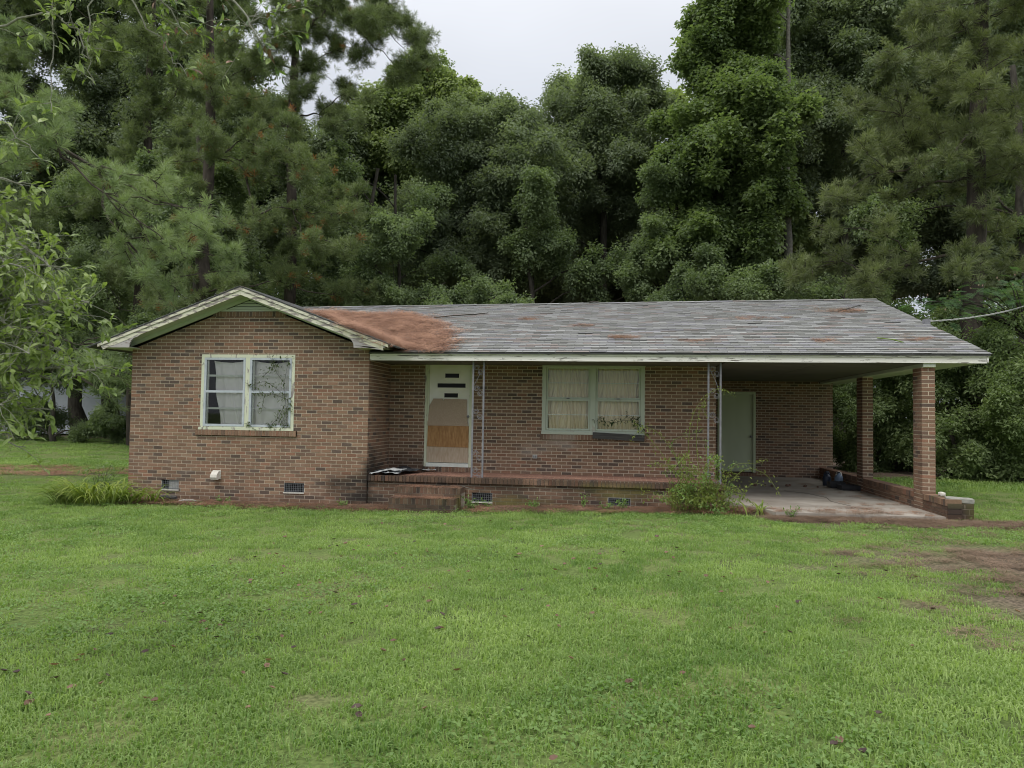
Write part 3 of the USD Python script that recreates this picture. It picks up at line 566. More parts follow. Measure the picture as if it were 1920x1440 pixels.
# ------------------------------------------------------------------ trim
def board_run(name, x0, x1, n, y0, y1, z0, z1, m):
    d = (x1 - x0)/n
    for i in range(n): build(H, name, MB().box(x0 + i*d + (0.0015 if i else 0), x0 + (i + 1)*d, y0 + (0.0 if i % 2 else 0.002), y1, z0, z1), m)
board_run('fascia_board', 4.895, 15.695, 3, -0.030, 0.0, 2.764, 2.858, M['white_trim'])
board_run('fascia_trim', 4.90, 15.72, 2, -0.048, -0.004, 2.861, 2.893, M['white_trim'])
build(H, 'drip_edge', MB().box(4.90, 15.74, -0.062, -0.01, 2.8945, 2.908), M['alu'])
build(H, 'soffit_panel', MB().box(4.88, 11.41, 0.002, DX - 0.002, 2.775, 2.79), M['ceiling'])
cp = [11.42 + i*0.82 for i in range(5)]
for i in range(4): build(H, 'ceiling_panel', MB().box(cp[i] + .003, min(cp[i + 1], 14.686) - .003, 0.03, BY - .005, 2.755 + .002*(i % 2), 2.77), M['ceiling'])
build(H, 'carport_beam', MB().box(14.70, 14.895, 0.0, BY + .02, 2.700, 2.7745), M['soffit'])
build(H, 'overhang_soffit', MB().box(14.90, 15.68, 0.002, 11.6, 2.775, 2.79), M['soffit'])
build(H, 'rake_board', MB().add([(15.69, YE + .03, 2.78), (15.69, YR, 4.58), (15.69, YR, 4.71), (15.69, YE + .03, 2.90), (15.72, YE + .03, 2.78), (15.72, YR, 4.58), (15.72, YR, 4.71), (15.72, YE + .03, 2.90)], [[0, 1, 2, 3], [4, 7, 6, 5], [0, 4, 5, 1], [3, 2, 6, 7], [0, 3, 7, 4]]), M['white_trim'])
build(H, 'carport_gable', MB().add([(15.0, 0.0, 2.79), (15.0, 11.5, 2.79), (15.0, YR, 4.66)], [[0, 1, 2]]), M['soffit'])
RK = WY0 + 0.02
for sx in (-1, 1):                                    # front gable: two-layer rake, soffit, boxed return
    x1, xe = WX, WX + sx*2.82
    zl = lambda x, o: float(wing_z(x)) - o
    def slab(name, y0, y1, o0, o1, xa, xb, m):
        q = [(xa, zl(xa, o0)), (xb, zl(xb, o0)), (xb, zl(xb, o1)), (xa, zl(xa, o1))]
        v = [(x, y, z) for y in (y0, y1) for x, z in q]
        build(H, name, MB().add(v, [[0, 1, 2, 3], [7, 6, 5, 4], [0, 4, 5, 1], [1, 5, 6, 2], [2, 6, 7, 3], [3, 7, 4, 0]]), m)
    slab('rake_trim', WY0 + .004, WY0 + .045, 0.021, 0.075, x1 + sx*.001, xe + sx*0.10, M['rake_trim'])
    slab('rake_board', RK, RK + 0.03, 0.078, 0.165, x1 + sx*.001, xe, M['rake_trim'])
    slab('rake_soffit', RK + 0.032, 0.0, 0.115, 0.13, x1 + sx*.001, xe, M['soffit'])
    # frieze strip where soffit meets brick
    q = [(x1 + sx*.001, zl(x1, 0.131)), (xe - sx*.36, zl(xe - sx*.36, .131)), (xe - sx*.36, zl(xe - sx*.36, .21)), (x1 + sx*.001, zl(x1, 0.21))]
    build(H, 'frieze_board', MB().add([(x, y, z) for y in (-0.045, -0.008) for x, z in q], [[0, 1, 2, 3], [7, 6, 5, 4], [0, 4, 5, 1], [2, 6, 7, 3], [1, 5, 6, 2]]), M['soffit'])
    # return: curved bracket board closing the eave box
    zb = 2.965; inn = WX + sx*2.28
    curve = [(inn + sx*0.30*t**1.0, zl(inn + sx*.3*t, .165)) for t in (0,)]
    pts = [(xe, zl(xe, .166)), (WX + sx*2.03, zl(WX + sx*2.03, .166))]
    for t in np.linspace(0, 1, 7): pts.append((WX + sx*(2.10 + 0.16*math.sin(t*math.pi/2)), zl(WX + sx*2.10, .166) - 0.02 - (zl(WX + sx*2.10, .166) - 0.02 - zb)*(1 - math.cos(t*math.pi/2))))
    pts += [(xe, zb)]
    build(H, 'eave_return', MB().prism(pts, 'xz', RK + .001, RK + .026), M['bare_wood'])
    build(H, 'eave_soffit', MB().box(*sorted((WX + sx*2.28, xe)), RK + .03, 1.0 if sx < 0 else 0.6, zb + .004, zb + .016), M['soffit'])
    build(H, 'eave_fascia', MB().box(*sorted((xe + sx*.002, xe + sx*.03)), RK, 0.9 if sx > 0 else 3.0, zb, zl(xe, .022)), M['bare_wood'])
# gable vent with slats
gv = str(build(H, 'gable_vent', MB().box(1.75, 3.13, -0.012, 0.02, 3.703, 3.742), M['green_trim'], 'pale green triangular louvred vent at the top of the gable').GetPath())
for i in range(3):
    z = 3.745 + i*0.056; z2 = z + 0.046; hw = max(0.04, (3.915 - z)/0.385); hw2 = max(.012, (3.915 - z2)/0.385)
    q = [(WX - hw, -0.026, z), (WX + hw, -0.026, z), (WX + hw2, -0.012, z2), (WX - hw2, -0.012, z2)]
    build(gv, 'slat', MB().add(q + [(x, y + .012, zz) for x, y, zz in q], [[0, 1, 2, 3], [0, 4, 5, 1], [3, 2, 6, 7], [7, 6, 5, 4]]), M['green_trim'])
build(gv, 'backing', MB().prism([(1.8, 3.70), (3.1, 3.70), (2.44, 3.93)], 'xz', 0.02, 0.03), M['dark'])

# ------------------------------------------------------------------ windows
def frame_boxes(x0, x1, z0, z1, w, y0, y1):
    return MB().box(x0, x0 + w, y0, y1, z0, z1).box(x1 - w, x1, y0, y1, z0, z1).box(x0 + w, x1 - w, y0, y1, z1 - w, z1).box(x0 + w, x1 - w, y0, y1, z0, z0 + w)
w1 = str(build(H, 'window', frame_boxes(*GW, 0.062, -0.004, 0.10), M['window_wood'], 'wide double window with flaking cream green frame in the gable wall').GetPath())
mx = (GW[0] + GW[1])/2
build(w1, 'mullion', MB().box(mx - 0.045, mx + 0.045, -0.006, 0.09, GW[2] + .063, GW[3] - .063), M['window_wood'])
build(w1, 'sill_board', MB().box(GW[0] - .02, GW[1] + .01, -0.035, -0.005, GW[2] - .003, GW[2] + .045), M['window_wood'])
for a, b, k in ((GW[0] + .064, mx - .047, 0), (mx + .047, GW[1] - .064, 1)):
    z0, z1 = GW[2] + .065, GW[3] - .065; zm = (z0 + z1)/2 + .01
    build(w1, 'storm_frame', frame_boxes(a, b, z0, z1, 0.042, -0.012, 0.02), M['alu'])
    build(w1, 'meeting_rail', MB().box(a + .043, b - .043, -0.009, 0.018, zm - .024, zm + .022), M['alu'])
    for za, zb_ in ((z0 + .043, zm - .025), (zm + .023, z1 - .043)):
        build(w1, 'pane', MB().add([(a + .04, .012, za), (b - .04, .012, za), (b - .04, .012, zb_), (a + .04, .012, zb_)], [[0, 1, 2, 3]]), M['glass'])
        zz = (za + zb_)/2 + (-.01 if za > zm else .0)
        build(w1, 'muntin', MB().box(a + .043, b - .043, 0.024, 0.05, zz - (.019 if k == 0 else .010), zz + (.019 if k == 0 else .010)), M['white_muntin'])
    build(w1, 'sash_stile', MB().box(a + .044, a + .072, 0.026, 0.055, z0 + .045, z1 - .045), M['white_muntin'])
w2 = str(build(H, 'window', frame_boxes(*MW, 0.075, DX - 0.012, DX + 0.10), M['green_trim'], 'wide double window with pale green frame and pleated curtains behind the porch').GetPath())
mx = (MW[0] + MW[1])/2
build(w2, 'mullion', MB().box(mx - 0.055, mx + 0.055, DX - 0.014, DX + 0.09, MW[2] + .076, MW[3] - .076), M['green_trim'])
build(w2, 'sill_board', MB().box(MW[0] - .01, mx + .03, DX - 0.045, DX - 0.013, MW[2] - .002, MW[2] + .05), M['green_trim'])
for a, b in ((MW[0] + .078, mx - .058), (mx + .058, MW[1] - .078)):
    z0, z1 = MW[2] + .08, MW[3] - .078; zm = (z0 + z1)/2 - .012
    for za, zb_, yo in ((zm + .001, z1, 0.045), (z0, zm - .001, 0.020)):
        build(w2, 'sash', frame_boxes(a, b, za, zb_, 0.036, DX + yo - .012, DX + yo + .020), M['green_trim'])
        build(w2, 'pane', MB().add([(a + .034, DX + yo, za + .034), (b - .034, DX + yo, za + .034), (b - .034, DX + yo, zb_ - .034), (a + .034, DX + yo, zb_ - .034)], [[0, 1, 2, 3]]), M['glass'])
        zz = (za + zb_)/2; build(w2, 'muntin', MB().box(a + .037, b - .037, DX + yo - .008, DX + yo + .014, zz - .007, zz + .007), M['white_muntin'])
    build(w2, 'sash_lock', MB().box((a + b)/2 - .03, (a + b)/2 + .03, DX + .002, DX + .03, zm + .003, zm + .022), M['iron'])
def drape(x0, x1, y, z0, z1, pleats, amp, seed, skew=0.0, m='curtain', label='', topsag=0.0):
    g = np.random.default_rng(seed); nx, nz = 130, 26
    s = np.linspace(0, 1, nx); t = np.linspace(0, 1, nz); S, T = np.meshgrid(s, t, indexing='ij')
    ph = 2*math.pi*pleats*(S + 0.03*np.sin(7*S + 3*T)) + g.uniform(0, 6)
    dep = amp*(np.sin(ph) + 0.5*np.sin(2.3*ph + 1.3*T) + 0.35*np.sin(0.6*ph - 2*T))*(0.6 + 0.4*(1 - T))
    X = x0 + (x1 - x0)*S + skew*(1 - T)*(1 - S) + 0.02*np.sin(9*T + 12*S); Y = y + dep; Z = z0 + (z1 - z0)*T - topsag*np.sin(math.pi*S)*T
    i, j = np.meshgrid(np.arange(nx - 1), np.arange(nz - 1), indexing='ij'); f = np.stack([i*nz + j, (i + 1)*nz + j, (i + 1)*nz + j + 1, i*nz + j + 1], -1).reshape(-1, 4)
    return solo('curtain', MB().add(np.stack([X, Y, Z], -1).reshape(-1, 3), f), M[m], label, 'curtain', smooth=True)
mxm = (MW[0] + MW[1])/2
drape(MW[0] + .1, mxm - .06, DX + 0.135, 1.40, 2.76, 8, 0.030, 1, label='cream pleated curtain behind the left half of the porch window')
drape(mxm + .06, MW[1] - .1, DX + 0.135, 1.40, 2.76, 9, 0.028, 2, label='cream pleated curtain behind the right half of the porch window, behind the dark board')
drape(1.67, 2.40, 0.105, 1.42, 2.75, 2.2, 0.018, 3, skew=0.17, m='sheet', label='grey white sheet hung askew behind the left half of the gable window', topsag=.04)
drape(2.50, 3.34, 0.11, 1.42, 2.76, 2.0, 0.018, 4, m='sheet', label='grey white sheet behind the right half of the gable window, behind the vine', topsag=.06)

# ------------------------------------------------------------------ doors
fd = str(build(H, 'front_door', MB().box(FD[0] + 0.085, FD[1] - 0.055, DX + 0.03, DX + 0.07, FD[2] + 0.02, FD[3] - 0.06), M['door_white'], 'white front door with three slot panes, its lower half boarded over').GetPath())
build(fd, 'door_frame', MB().box(FD[0], FD[0] + .045, DX - .014, DX + .09, FD[2] - .06, FD[3]).box(FD[0] + .045, FD[0] + .083, DX + .01, DX + .09, FD[2], FD[3] - .058).box(FD[1] - .053, FD[1], DX - .014, DX + .09, FD[2] - .06, FD[3]).box(FD[0] + .045, FD[1] - .053, DX - .012, DX + .09, FD[3] - .058, FD[3]), M['window_wood'])
build(fd, 'threshold', MB().box(FD[0] + .046, FD[1] - .054, DX - .03, DX + .06, FD[2] - .06, FD[2] + .015), M['white_muntin'])
ppx = lambda x: 5.671 + (x - 803)*0.01114
ppz = lambda y: 2.84 - (y - 678)*0.01091
for a, b, c, d in ((835, 861, 700, 708), (821, 873.5, 718.5, 726.5), (834, 859.5, 737, 745)):
    build(fd, 'pane', MB().box(ppx(a), ppx(b), DX + .022, DX + .0285, ppz(d), ppz(c)), mat(f'dark_slot_glass_{a}', {'p': ('principled_bsdf', {'base_color': (0.008, 0.008, 0.009), 'roughness': 0.2, 'specular_ior_level': 0.12})}, []))
    build(fd, 'pane_trim', frame_boxes(ppx(a) - .025, ppx(b) + .025, ppz(d) - .025, ppz(c) + .025, .024, DX + .016, DX + .0295), M['door_white'])
up = [(804.5, 797), (805, 780), (807, 760), (814, 747.2), (831, 747), (833, 752), (834.5, 747.4), (876.5, 748), (877, 776), (879, 797)]
build(fd, 'particle_board', MB().prism([(ppx(x), ppz(y)) for x, y in up], 'xz', DX + .004, DX + .018), M['ply_grey'])
build(fd, 'particle_board_strip', MB().prism([(ppx(x), ppz(y)) for x, y in ((803.5, 789), (848, 790), (879, 790.5), (879.5, 797.8), (803.5, 797.6))], 'xz', DX - .002, DX + .003), M['ply_grey'])
build(fd, 'plywood_board', MB().prism([(ppx(x), ppz(y)) for x, y in ((804.5, 797.9), (881, 797.9), (881.5, 838), (803.5, 837))], 'xz', DX + .002, DX + .017), M['ply_orange'], 'varnished orange upper part of the plywood')
build(fd, 'plywood_board', MB().prism([(ppx(x), ppz(y)) for x, y in ((803.5, 837.3), (881.5, 838.3), (881, 866), (803, 866))], 'xz', DX + .0025, DX + .017), M['ply_pale'], 'bleached lower part of the plywood')
kn = MB().tm(trimesh.creation.icosphere(2, 0.026).apply_transform(trimesh.transformations.translation_matrix((ppx(880), DX - .035, ppz(780))))); kn.tube([(ppx(880), DX + .03, ppz(780)), (ppx(880), DX - .03, ppz(780))], .012, 8)
build(fd, 'door_knob', kn, M['iron'])
cd = str(build(H, 'carport_door', MB().box(CD[0] + .05, CD[1] - .065, BY + .03, BY + .07, CD[2] + .02, CD[3] - .06), M['carport_door'], 'plain grey green door at the back of the carport').GetPath())
build(cd, 'door_frame', MB().box(CD[0], CD[0] + .048, BY - .02, BY + .09, CD[2], CD[3]).box(CD[1] - .063, CD[1], BY - .02, BY + .09, CD[2], CD[3]).box(CD[0] + .048, CD[1] - .063, BY - .018, BY + .09, CD[3] - .058, CD[3]), M['carport_door'])
build(cd, 'door_knob', MB().tm(trimesh.creation.icosphere(1, 0.03).apply_transform(trimesh.transformations.translation_matrix((12.97, BY - .02, 1.3)))).box(12.96, 12.98, BY - .01, BY + .03, 1.29, 1.31), M['iron'])

# ------------------------------------------------------------------ vents, columns and small fixtures of the house
def crawl_vent(x0, x1, y, z0, z1, label):
    v = str(build(H, 'crawl_vent', frame_boxes(x0, x1, z0, z1, 0.010, y + .004, y + .03), M['screen_wire'], label).GetPath())
    mb = MB(); nx, nz = int((x1 - x0)/.036), int((z1 - z0)/.036)
    for i in range(1, nx): x = x0 + (x1 - x0)*i/nx; mb.box(x - .0025, x + .0025, y + .012, y + .017, z0 + .016, z1 - .016)
    for j in range(1, nz): z = z0 + (z1 - z0)*j/nz; mb.box(x0 + .016, x1 - .016, y + .018, y + .022, z - .002, z + .002)
    build(v, 'grille', mb, M['screen_wire']); build(v, 'shadow_box', MB().box(x0, x1, y + .08, y + .085, z0, z1), M['dark'])
    build(v, 'vent_sill', MB().box(x0 - .012, x1 + .004, y - .02, y + .02, z0 - .018, z0 - .001), M['white_plastic'])
crawl_vent(3.245, 3.646, 0, 0.235, 0.415, 'dark gridded crawl space vent right of the dryer hood')
v0 = crawl_vent(0.712, 1.080, 0, 0.22, 0.41, 'pale screened crawl space vent beside the leaf clump')
build(H, 'vent_cover', MB().box(0.86, 1.062, 0.03, 0.04, 0.235, 0.40), M['vent_frame'])
crawl_vent(6.889, 7.271, PF, 0.165, 0.335, 'gridded vent in the porch base right of the steps')
crawl_vent(9.378, 9.778, PF, 0.165, 0.315, 'gridded vent in the porch base near the overgrown bush')
hood = MB()
arc = [(0.0, 0.0)] + [(-0.145*math.sin(t), 0.115 - 0.115*math.cos(t) + 0.01) for t in np.linspace(0.35, math.pi/2, 6)] + [(-0.08, 0.165), (0, 0.175)]
hood.prism([(y, z) for y, z in [(0, 0.02), (-0.11, 0.0), (-0.14, 0.05), (-0.13, 0.10), (-0.07, 0.155), (0, 0.17)]], 'yz', 1.80, 1.935)
hv = str(build(H, 'dryer_hood', MB().add(hood.arrays()[0] + np.array([0, 0, 0.44]), hood.arrays()[1]), M['white_plastic'], 'white plastic dryer vent hood low on the gable wall').GetPath())
build(hv, 'mounting_plate', MB().box(1.785, 1.95, -0.016, -0.006, 0.45, 0.62), M['white_plastic'])
build(hv, 'hood_hole', MB().tube([(1.798, -0.075, 0.50), (1.795, -0.075, 0.50)], .026, 10), M['dark'])
op = str(build(H, 'outlet_cover', MB().box(7.855, 7.945, DX - 0.028, DX - .003, 0.915, 0.985), M['vent_frame'], 'small grey outlet cover on the porch wall below the window').GetPath())
build(op, 'outlet_flap', MB().box(7.867, 7.895, DX - .034, DX - .0285, .928, .972).box(7.905, 7.933, DX - .034, DX - .0285, .928, .972), M['screen_wire'])
def iron_column(xa, xb, y, z0, z1, label):
    c = thing('porch_column', label, 'column', 'pairs of grey iron porch posts')
    for x in (xa, xb): build(c, 'post', MB().box(x - .0155, x + .0155, y - .0155, y + .0155, z0, z1), M['iron'])
    g = xb - xa
    def scroll(cx, cz, r, sgn, a0=0):
        t = np.linspace(0, 1.6*2*math.pi, 30); rr = r*(1 - 0.62*t/t[-1]); return [(cx + sgn*rr_*math.cos(a0 + q), y, cz + rr_*math.sin(a0 + q)) for q, rr_ in zip(t, rr)]
    for zc, flip in ((z1 - .16, 1), (z1 - .55, -1), (z0 + .42, 1), (z0 + .10, -1), ((z0 + z1)/2 + .1, 1)):
        s = MB().tube(scroll(xa + g*.32, zc + .03, .055, 1), .0045, 5).tube(scroll(xb - g*.32, zc - .05, .055, -1, math.pi), .0045, 5); build(c, 'scroll', s, M['iron'])
    build(c, 'brace', MB().tube([(xb - .016, y, z1 - .12), (xa + .1, y, z1 - .30), (xa + .016, y, z1 - .46)] if xa < 9 else [(xa + .016, y, z1 - .12), (xa + .12, y, z1 - .33), (xb - .016, y, z1 - .55)], .005, 5), M['iron'])
    build(c, 'cross_bar', MB().tube([(xa + .016, y, z0 + .05), (xa + g*.5, y, z0 + .03), (xb - .016, y, z0 + .05)], .005, 5), M['iron'])
iron_column(6.858, 7.060, 0.12, PZ - .004, 2.774, 'twin thin grey iron porch posts with scrollwork beside the boarded front door')
iron_column(11.138, 11.350, 0.12, PZ - .004, 2.774, 'twin thin grey iron porch posts rising out of the overgrown bush')

# ------------------------------------------------------------------ carport floor
sl = trimesh.creation.extrude_polygon(Polygon([(11.46, BY - .01), (11.46, 0.5), (11.9, -0.35), (12.1, -0.92), (13.2, -0.98), (14.69, -0.90), (14.69, BY - .01)]), 0.3, engine='earcut'); sl.apply_translation((0, 0, -0.035))
solo('carport_floor', MB().tm(sl), M['concrete'], 'stained grey concrete floor of the carport', 'floor', kind='structure')
L_N1 = [(-4.03, 8.88, 0.73), (-3.06, 8.23, 0.72), (-3.72, 7.88, 0.73), (-2.51, 7.60, 0.66), (-4.22, 7.04, 0.61), (-3.01, 7.00, 0.60), (-1.56, 6.96, 0.50), (-0.66, 6.81, 0.57), (0.13, 6.08, 0.56), (-1.01, 5.99, 0.57), (-0.22, 5.38, 0.56), (0.77, 5.60, 0.44), (-1.37, 5.28, 0.50), (0.42, 5.02, 0.37), (-1.72, 2.67, 0.45), (-1.34, 2.03, 0.35), (-1.80, 3.26, 0.35), (-0.45, 4.67, 0.44), (-5.37, 8.07, 0.74), (-5.71, 9.34, 0.87), (-5.19, 10.19, 0.74)]
L_P1 = [(-4.40, 10.68, 0.91), (-3.13, 11.26, 1.01), (-1.64, 10.60, 1.10), (-2.45, 9.41, 1.10), (-0.77, 9.17, 1.09), (-3.69, 8.63, 1.11), (-1.56, 7.78, 1.19), (-0.11, 7.56, 0.89), (-3.01, 7.00, 1.20), (-0.70, 6.37, 0.99), (0.33, 6.37, 0.69), (-4.91, 6.41, 1.01), (-6.19, 6.01, 0.81), (-5.30, 11.74, 0.81), (-6.87, 12.84, 0.92), (-5.60, 14.24, 0.92), (-7.48, 11.40, 0.82), (-7.95, 6.03, 0.82), (-4.23, 12.32, 0.91), (-2.53, 12.25, 0.80)]
L_P6 = [(-15.88, 20.48, 1.46), (-13.89, 20.91, 1.45), (-12.96, 18.98, 1.31), (-11.51, 17.85, 1.30), (-13.45, 16.87, 0.78), (-12.16, 20.27, 1.31), (-16.11, 11.92, 1.31), (-14.19, 13.98, 1.31), (-17.80, 10.62, 1.58), (-15.39, 8.21, 1.57), (-13.14, 8.70, 1.55), (-19.57, 10.93, 1.60), (-11.33, 12.58, 1.29), (-20.04, 21.27, 1.62), (-18.29, 21.99, 1.61), (-19.94, 19.07, 1.34), (-12.68, 11.31, 1.30), (-12.26, 15.24, 1.04)]
L_P3 = [(17.47, 10.93, 0.76), (18.19, 11.36, 0.84), (18.89, 10.56, 0.83), (17.89, 9.98, 0.84), (17.03, 9.70, 0.69), (18.88, 9.48, 0.76), (19.73, 10.06, 0.83), (20.43, 10.64, 0.75), (20.27, 9.13, 0.75), (19.44, 8.70, 0.75), (18.31, 8.89, 0.68), (17.46, 8.76, 0.61), (16.74, 8.78, 0.61), (16.16, 9.27, 0.62), (20.39, 7.32, 0.74), (20.24, 6.12, 0.82), (16.73, 7.08, 0.69), (15.86, 6.64, 0.69), (15.27, 7.27, 0.62), (17.58, 6.15, 0.76), (16.43, 5.71, 0.76), (18.29, 5.54, 0.75), (19.89, 12.51, 0.83), (18.91, 12.87, 0.84), (17.91, 12.46, 0.76), (20.46, 13.40, 0.90), (19.34, 13.93, 0.91), (18.20, 13.69, 0.92), (17.04, 12.04, 0.69), (20.58, 11.86, 0.75), (16.16, 10.83, 0.69), (15.57, 8.04, 0.62), (14.98, 6.18, 0.69)]
L_D1 = [(-4.92, 20.63, 1.42), (-3.05, 22.26, 1.21), (-1.68, 22.54, 1.27), (-0.56, 21.30, 1.33), (-3.69, 20.07, 1.68), (-1.97, 19.66, 1.84), (-5.94, 19.13, 1.15), (-4.68, 17.72, 1.68), (-0.59, 18.93, 1.66), (-2.94, 16.99, 2.01), (-5.15, 15.35, 1.85), (-6.41, 16.75, 1.01)]
L_D2 = [(2.29, 17.06, 0.77), (3.39, 17.29, 0.98), (4.22, 16.79, 0.87), (1.75, 15.64, 1.37), (3.42, 15.58, 1.50), (4.52, 15.26, 1.14), (0.94, 14.00, 1.64), (2.90, 13.67, 1.77), (4.68, 13.34, 1.49), (-0.42, 12.09, 1.65), (1.55, 11.50, 1.91), (3.76, 11.45, 1.76), (5.12, 11.15, 1.21), (-1.52, 10.17, 1.38), (0.47, 9.31, 1.64), (2.97, 9.28, 1.76), (4.88, 9.26, 1.34), (1.90, 7.66, 1.63), (-0.90, 7.95, 1.37)]
L_D3 = [(6.28, 18.91, 1.05), (7.72, 20.03, 0.99), (9.01, 20.17, 1.04), (10.38, 19.84, 1.03), (11.23, 18.84, 0.86), (5.71, 17.61, 1.05), (7.30, 17.98, 1.39), (9.03, 18.06, 1.38), (10.73, 17.55, 1.20), (5.74, 15.69, 1.31), (7.19, 15.64, 1.59), (8.91, 15.58, 1.58), (10.61, 15.24, 1.20), (5.91, 13.63, 1.45), (7.65, 13.29, 1.58), (9.36, 12.96, 1.43), (10.91, 12.63, 1.08), (6.23, 11.28, 1.16), (10.23, 10.64, 1.28), (5.97, 8.96, 1.15), (11.36, 8.62, 1.13)]
L_D4 = [(13.28, 20.43, 1.02), (14.34, 20.98, 1.09), (15.39, 20.17, 1.01), (12.98, 18.59, 0.83), (13.99, 19.02, 1.16), (15.05, 18.47, 1.01), (13.53, 17.08, 0.97), (14.93, 16.77, 1.20), (15.75, 15.75, 0.86), (13.14, 15.38, 0.97), (14.36, 15.33, 1.39), (15.75, 14.54, 1.19), (12.84, 13.67, 1.01), (14.13, 13.39, 1.39), (15.75, 13.09, 1.24), (12.02, 12.48, 0.82), (13.32, 12.07, 1.08), (15.06, 11.66, 1.24), (16.21, 11.15, 1.07), (12.97, 10.26, 0.96), (13.91, 9.76, 1.20), (15.53, 9.73, 1.07), (13.69, 8.07, 1.19), (15.30, 7.82, 1.19), (12.04, 9.55, 0.87)]
L_D5 = [(18.24, 21.88, 1.20), (19.76, 22.05, 1.46), (18.11, 19.99, 1.12), (19.25, 19.66, 1.45), (20.76, 20.38, 1.58), (18.24, 17.82, 1.32), (20.00, 17.47, 1.58), (17.99, 15.68, 1.32), (19.50, 15.36, 1.58), (21.76, 21.66, 1.57), (23.24, 21.84, 1.83), (17.99, 13.81, 1.19), (19.25, 13.24, 1.31), (21.75, 17.66, 1.57), (23.23, 18.92, 1.56), (25.66, 19.58, 1.81), (27.58, 20.52, 1.79), (26.83, 17.43, 1.79), (20.98, 11.87, 1.04)]
L_S1 = [(16.55, 3.39, 0.66), (17.34, 3.89, 0.82), (18.27, 3.40, 0.82), (16.71, 2.23, 0.74), (17.80, 2.41, 0.82), (16.70, 1.08, 0.66), (17.64, 1.10, 0.74), (18.56, 1.60, 0.73), (18.25, 0.46, 0.57), (17.01, 0.27, 0.49)]
L_S2 = [(18.42, 2.78, 0.69), (18.96, 3.36, 0.60), (19.21, 2.22, 0.78), (18.42, 1.78, 0.68), (18.94, 0.94, 0.64), (18.28, 0.79, 0.54), (18.17, 3.78, 0.43)]
L_S3 = [(19.44, 3.61, 0.70), (19.88, 2.78, 0.76), (19.67, 1.67, 0.76), (19.54, 0.70, 0.55), (20.44, 1.96, 0.83), (20.46, 3.34, 0.76), (20.30, 0.72, 0.62)]
L_S4 = [(18.18, 4.07, 0.61), (17.75, 4.38, 0.62), (19.89, 4.38, 0.68), (19.04, 4.54, 0.61), (20.88, 4.68, 0.76), (18.32, 3.15, 0.61)]
L_U1 = [(0.30, 6.28, 0.71), (1.39, 5.96, 0.71), (2.67, 6.26, 0.83), (3.94, 6.25, 0.83), (5.19, 6.04, 0.74), (-0.17, 7.56, 0.63), (0.68, 8.60, 0.72), (1.55, 8.80, 0.63)]
L_U2 = [(12.27, 7.10, 0.79), (13.34, 6.65, 0.79), (14.60, 6.86, 0.87), (15.86, 6.64, 0.86), (17.30, 6.63, 0.86), (18.52, 6.40, 0.85), (19.72, 6.18, 0.85), (11.41, 6.44, 0.66)]
L_U3 = [(-7.59, 6.21, 0.98), (-9.16, 5.96, 0.99), (-11.02, 5.72, 1.12), (-12.90, 5.47, 1.25), (-14.61, 7.00, 1.14), (-13.10, 3.46, 1.25), (-6.03, 6.20, 0.98), (-3.98, 6.19, 0.87)]
L_D6 = [(-19.24, 13.45, 2.01), (-16.68, 12.39, 2.00), (-14.21, 13.01, 1.98), (-11.39, 11.96, 1.96), (-9.36, 13.24, 1.95), (-13.96, 16.01, 1.99), (-16.46, 16.42, 2.00), (-7.39, 16.15, 1.46), (-8.46, 17.83, 1.30), (-10.14, 16.56, 1.64), (-6.98, 13.19, 1.62), (-20.98, 11.44, 2.02), (-23.60, 12.17, 2.04), (-26.89, 10.15, 2.40), (-29.22, 10.87, 2.41), (-24.89, 7.40, 2.04), (-27.88, 6.72, 2.05), (-21.57, 7.72, 2.02)]
L_F3 = [(-7.21, 17.16, 1.83), (-4.78, 17.41, 1.64), (-3.02, 17.32, 1.43), (-0.46, 17.03, 1.45), (1.48, 16.52, 1.58), (4.76, 16.22, 1.46), (7.53, 17.10, 1.55), (8.81, 16.38, 1.38), (-8.20, 14.12, 1.41), (-4.86, 14.51, 1.75), (-1.70, 13.64, 1.59), (0.44, 13.87, 1.55), (1.69, 13.92, 1.68), (5.38, 13.26, 1.69), (6.69, 13.34, 1.28), (8.56, 13.84, 1.68), (10.88, 13.69, 1.87), (-7.56, 11.98, 1.51), (-5.22, 11.07, 1.60), (-1.65, 11.09, 1.73), (-0.42, 10.98, 1.65), (2.17, 12.05, 1.95), (4.64, 12.04, 1.63), (6.34, 11.47, 1.58), (8.89, 11.20, 1.81), (10.70, 11.55, 1.46), (-6.51, 9.01, 1.50), (-5.23, 10.02, 1.99), (-2.75, 9.26, 1.66), (0.24, 9.24, 1.82), (1.74, 8.99, 1.50), (4.74, 9.65, 1.49), (7.01, 9.43, 1.51), (9.64, 9.21, 1.30), (11.08, 9.40, 1.86)]
L_F4 = [(20.05, 28.25, 1.51), (22.25, 28.29, 1.92), (24.49, 27.78, 1.84), (27.13, 28.02, 1.73), (19.99, 26.31, 1.70), (22.34, 26.40, 2.10), (24.48, 25.62, 1.68), (26.90, 24.64, 1.57), (19.38, 23.14, 1.86), (21.52, 23.75, 1.91), (24.65, 23.74, 1.64), (26.95, 22.34, 1.94), (18.61, 20.34, 2.21), (22.60, 20.20, 1.52), (24.69, 20.95, 1.92), (27.16, 19.98, 1.56), (19.07, 17.44, 1.60), (21.96, 18.24, 1.58), (24.33, 18.79, 1.54), (26.22, 18.65, 1.50), (19.53, 15.23, 2.13), (21.17, 15.73, 1.71), (24.26, 15.55, 2.13), (26.20, 16.22, 1.96), (18.83, 12.93, 1.85), (22.43, 12.99, 1.92), (23.71, 12.96, 1.63), (26.80, 12.96, 1.55), (18.95, 10.87, 2.00), (21.23, 10.24, 1.95), (23.41, 10.31, 1.53), (25.79, 10.41, 1.62)]
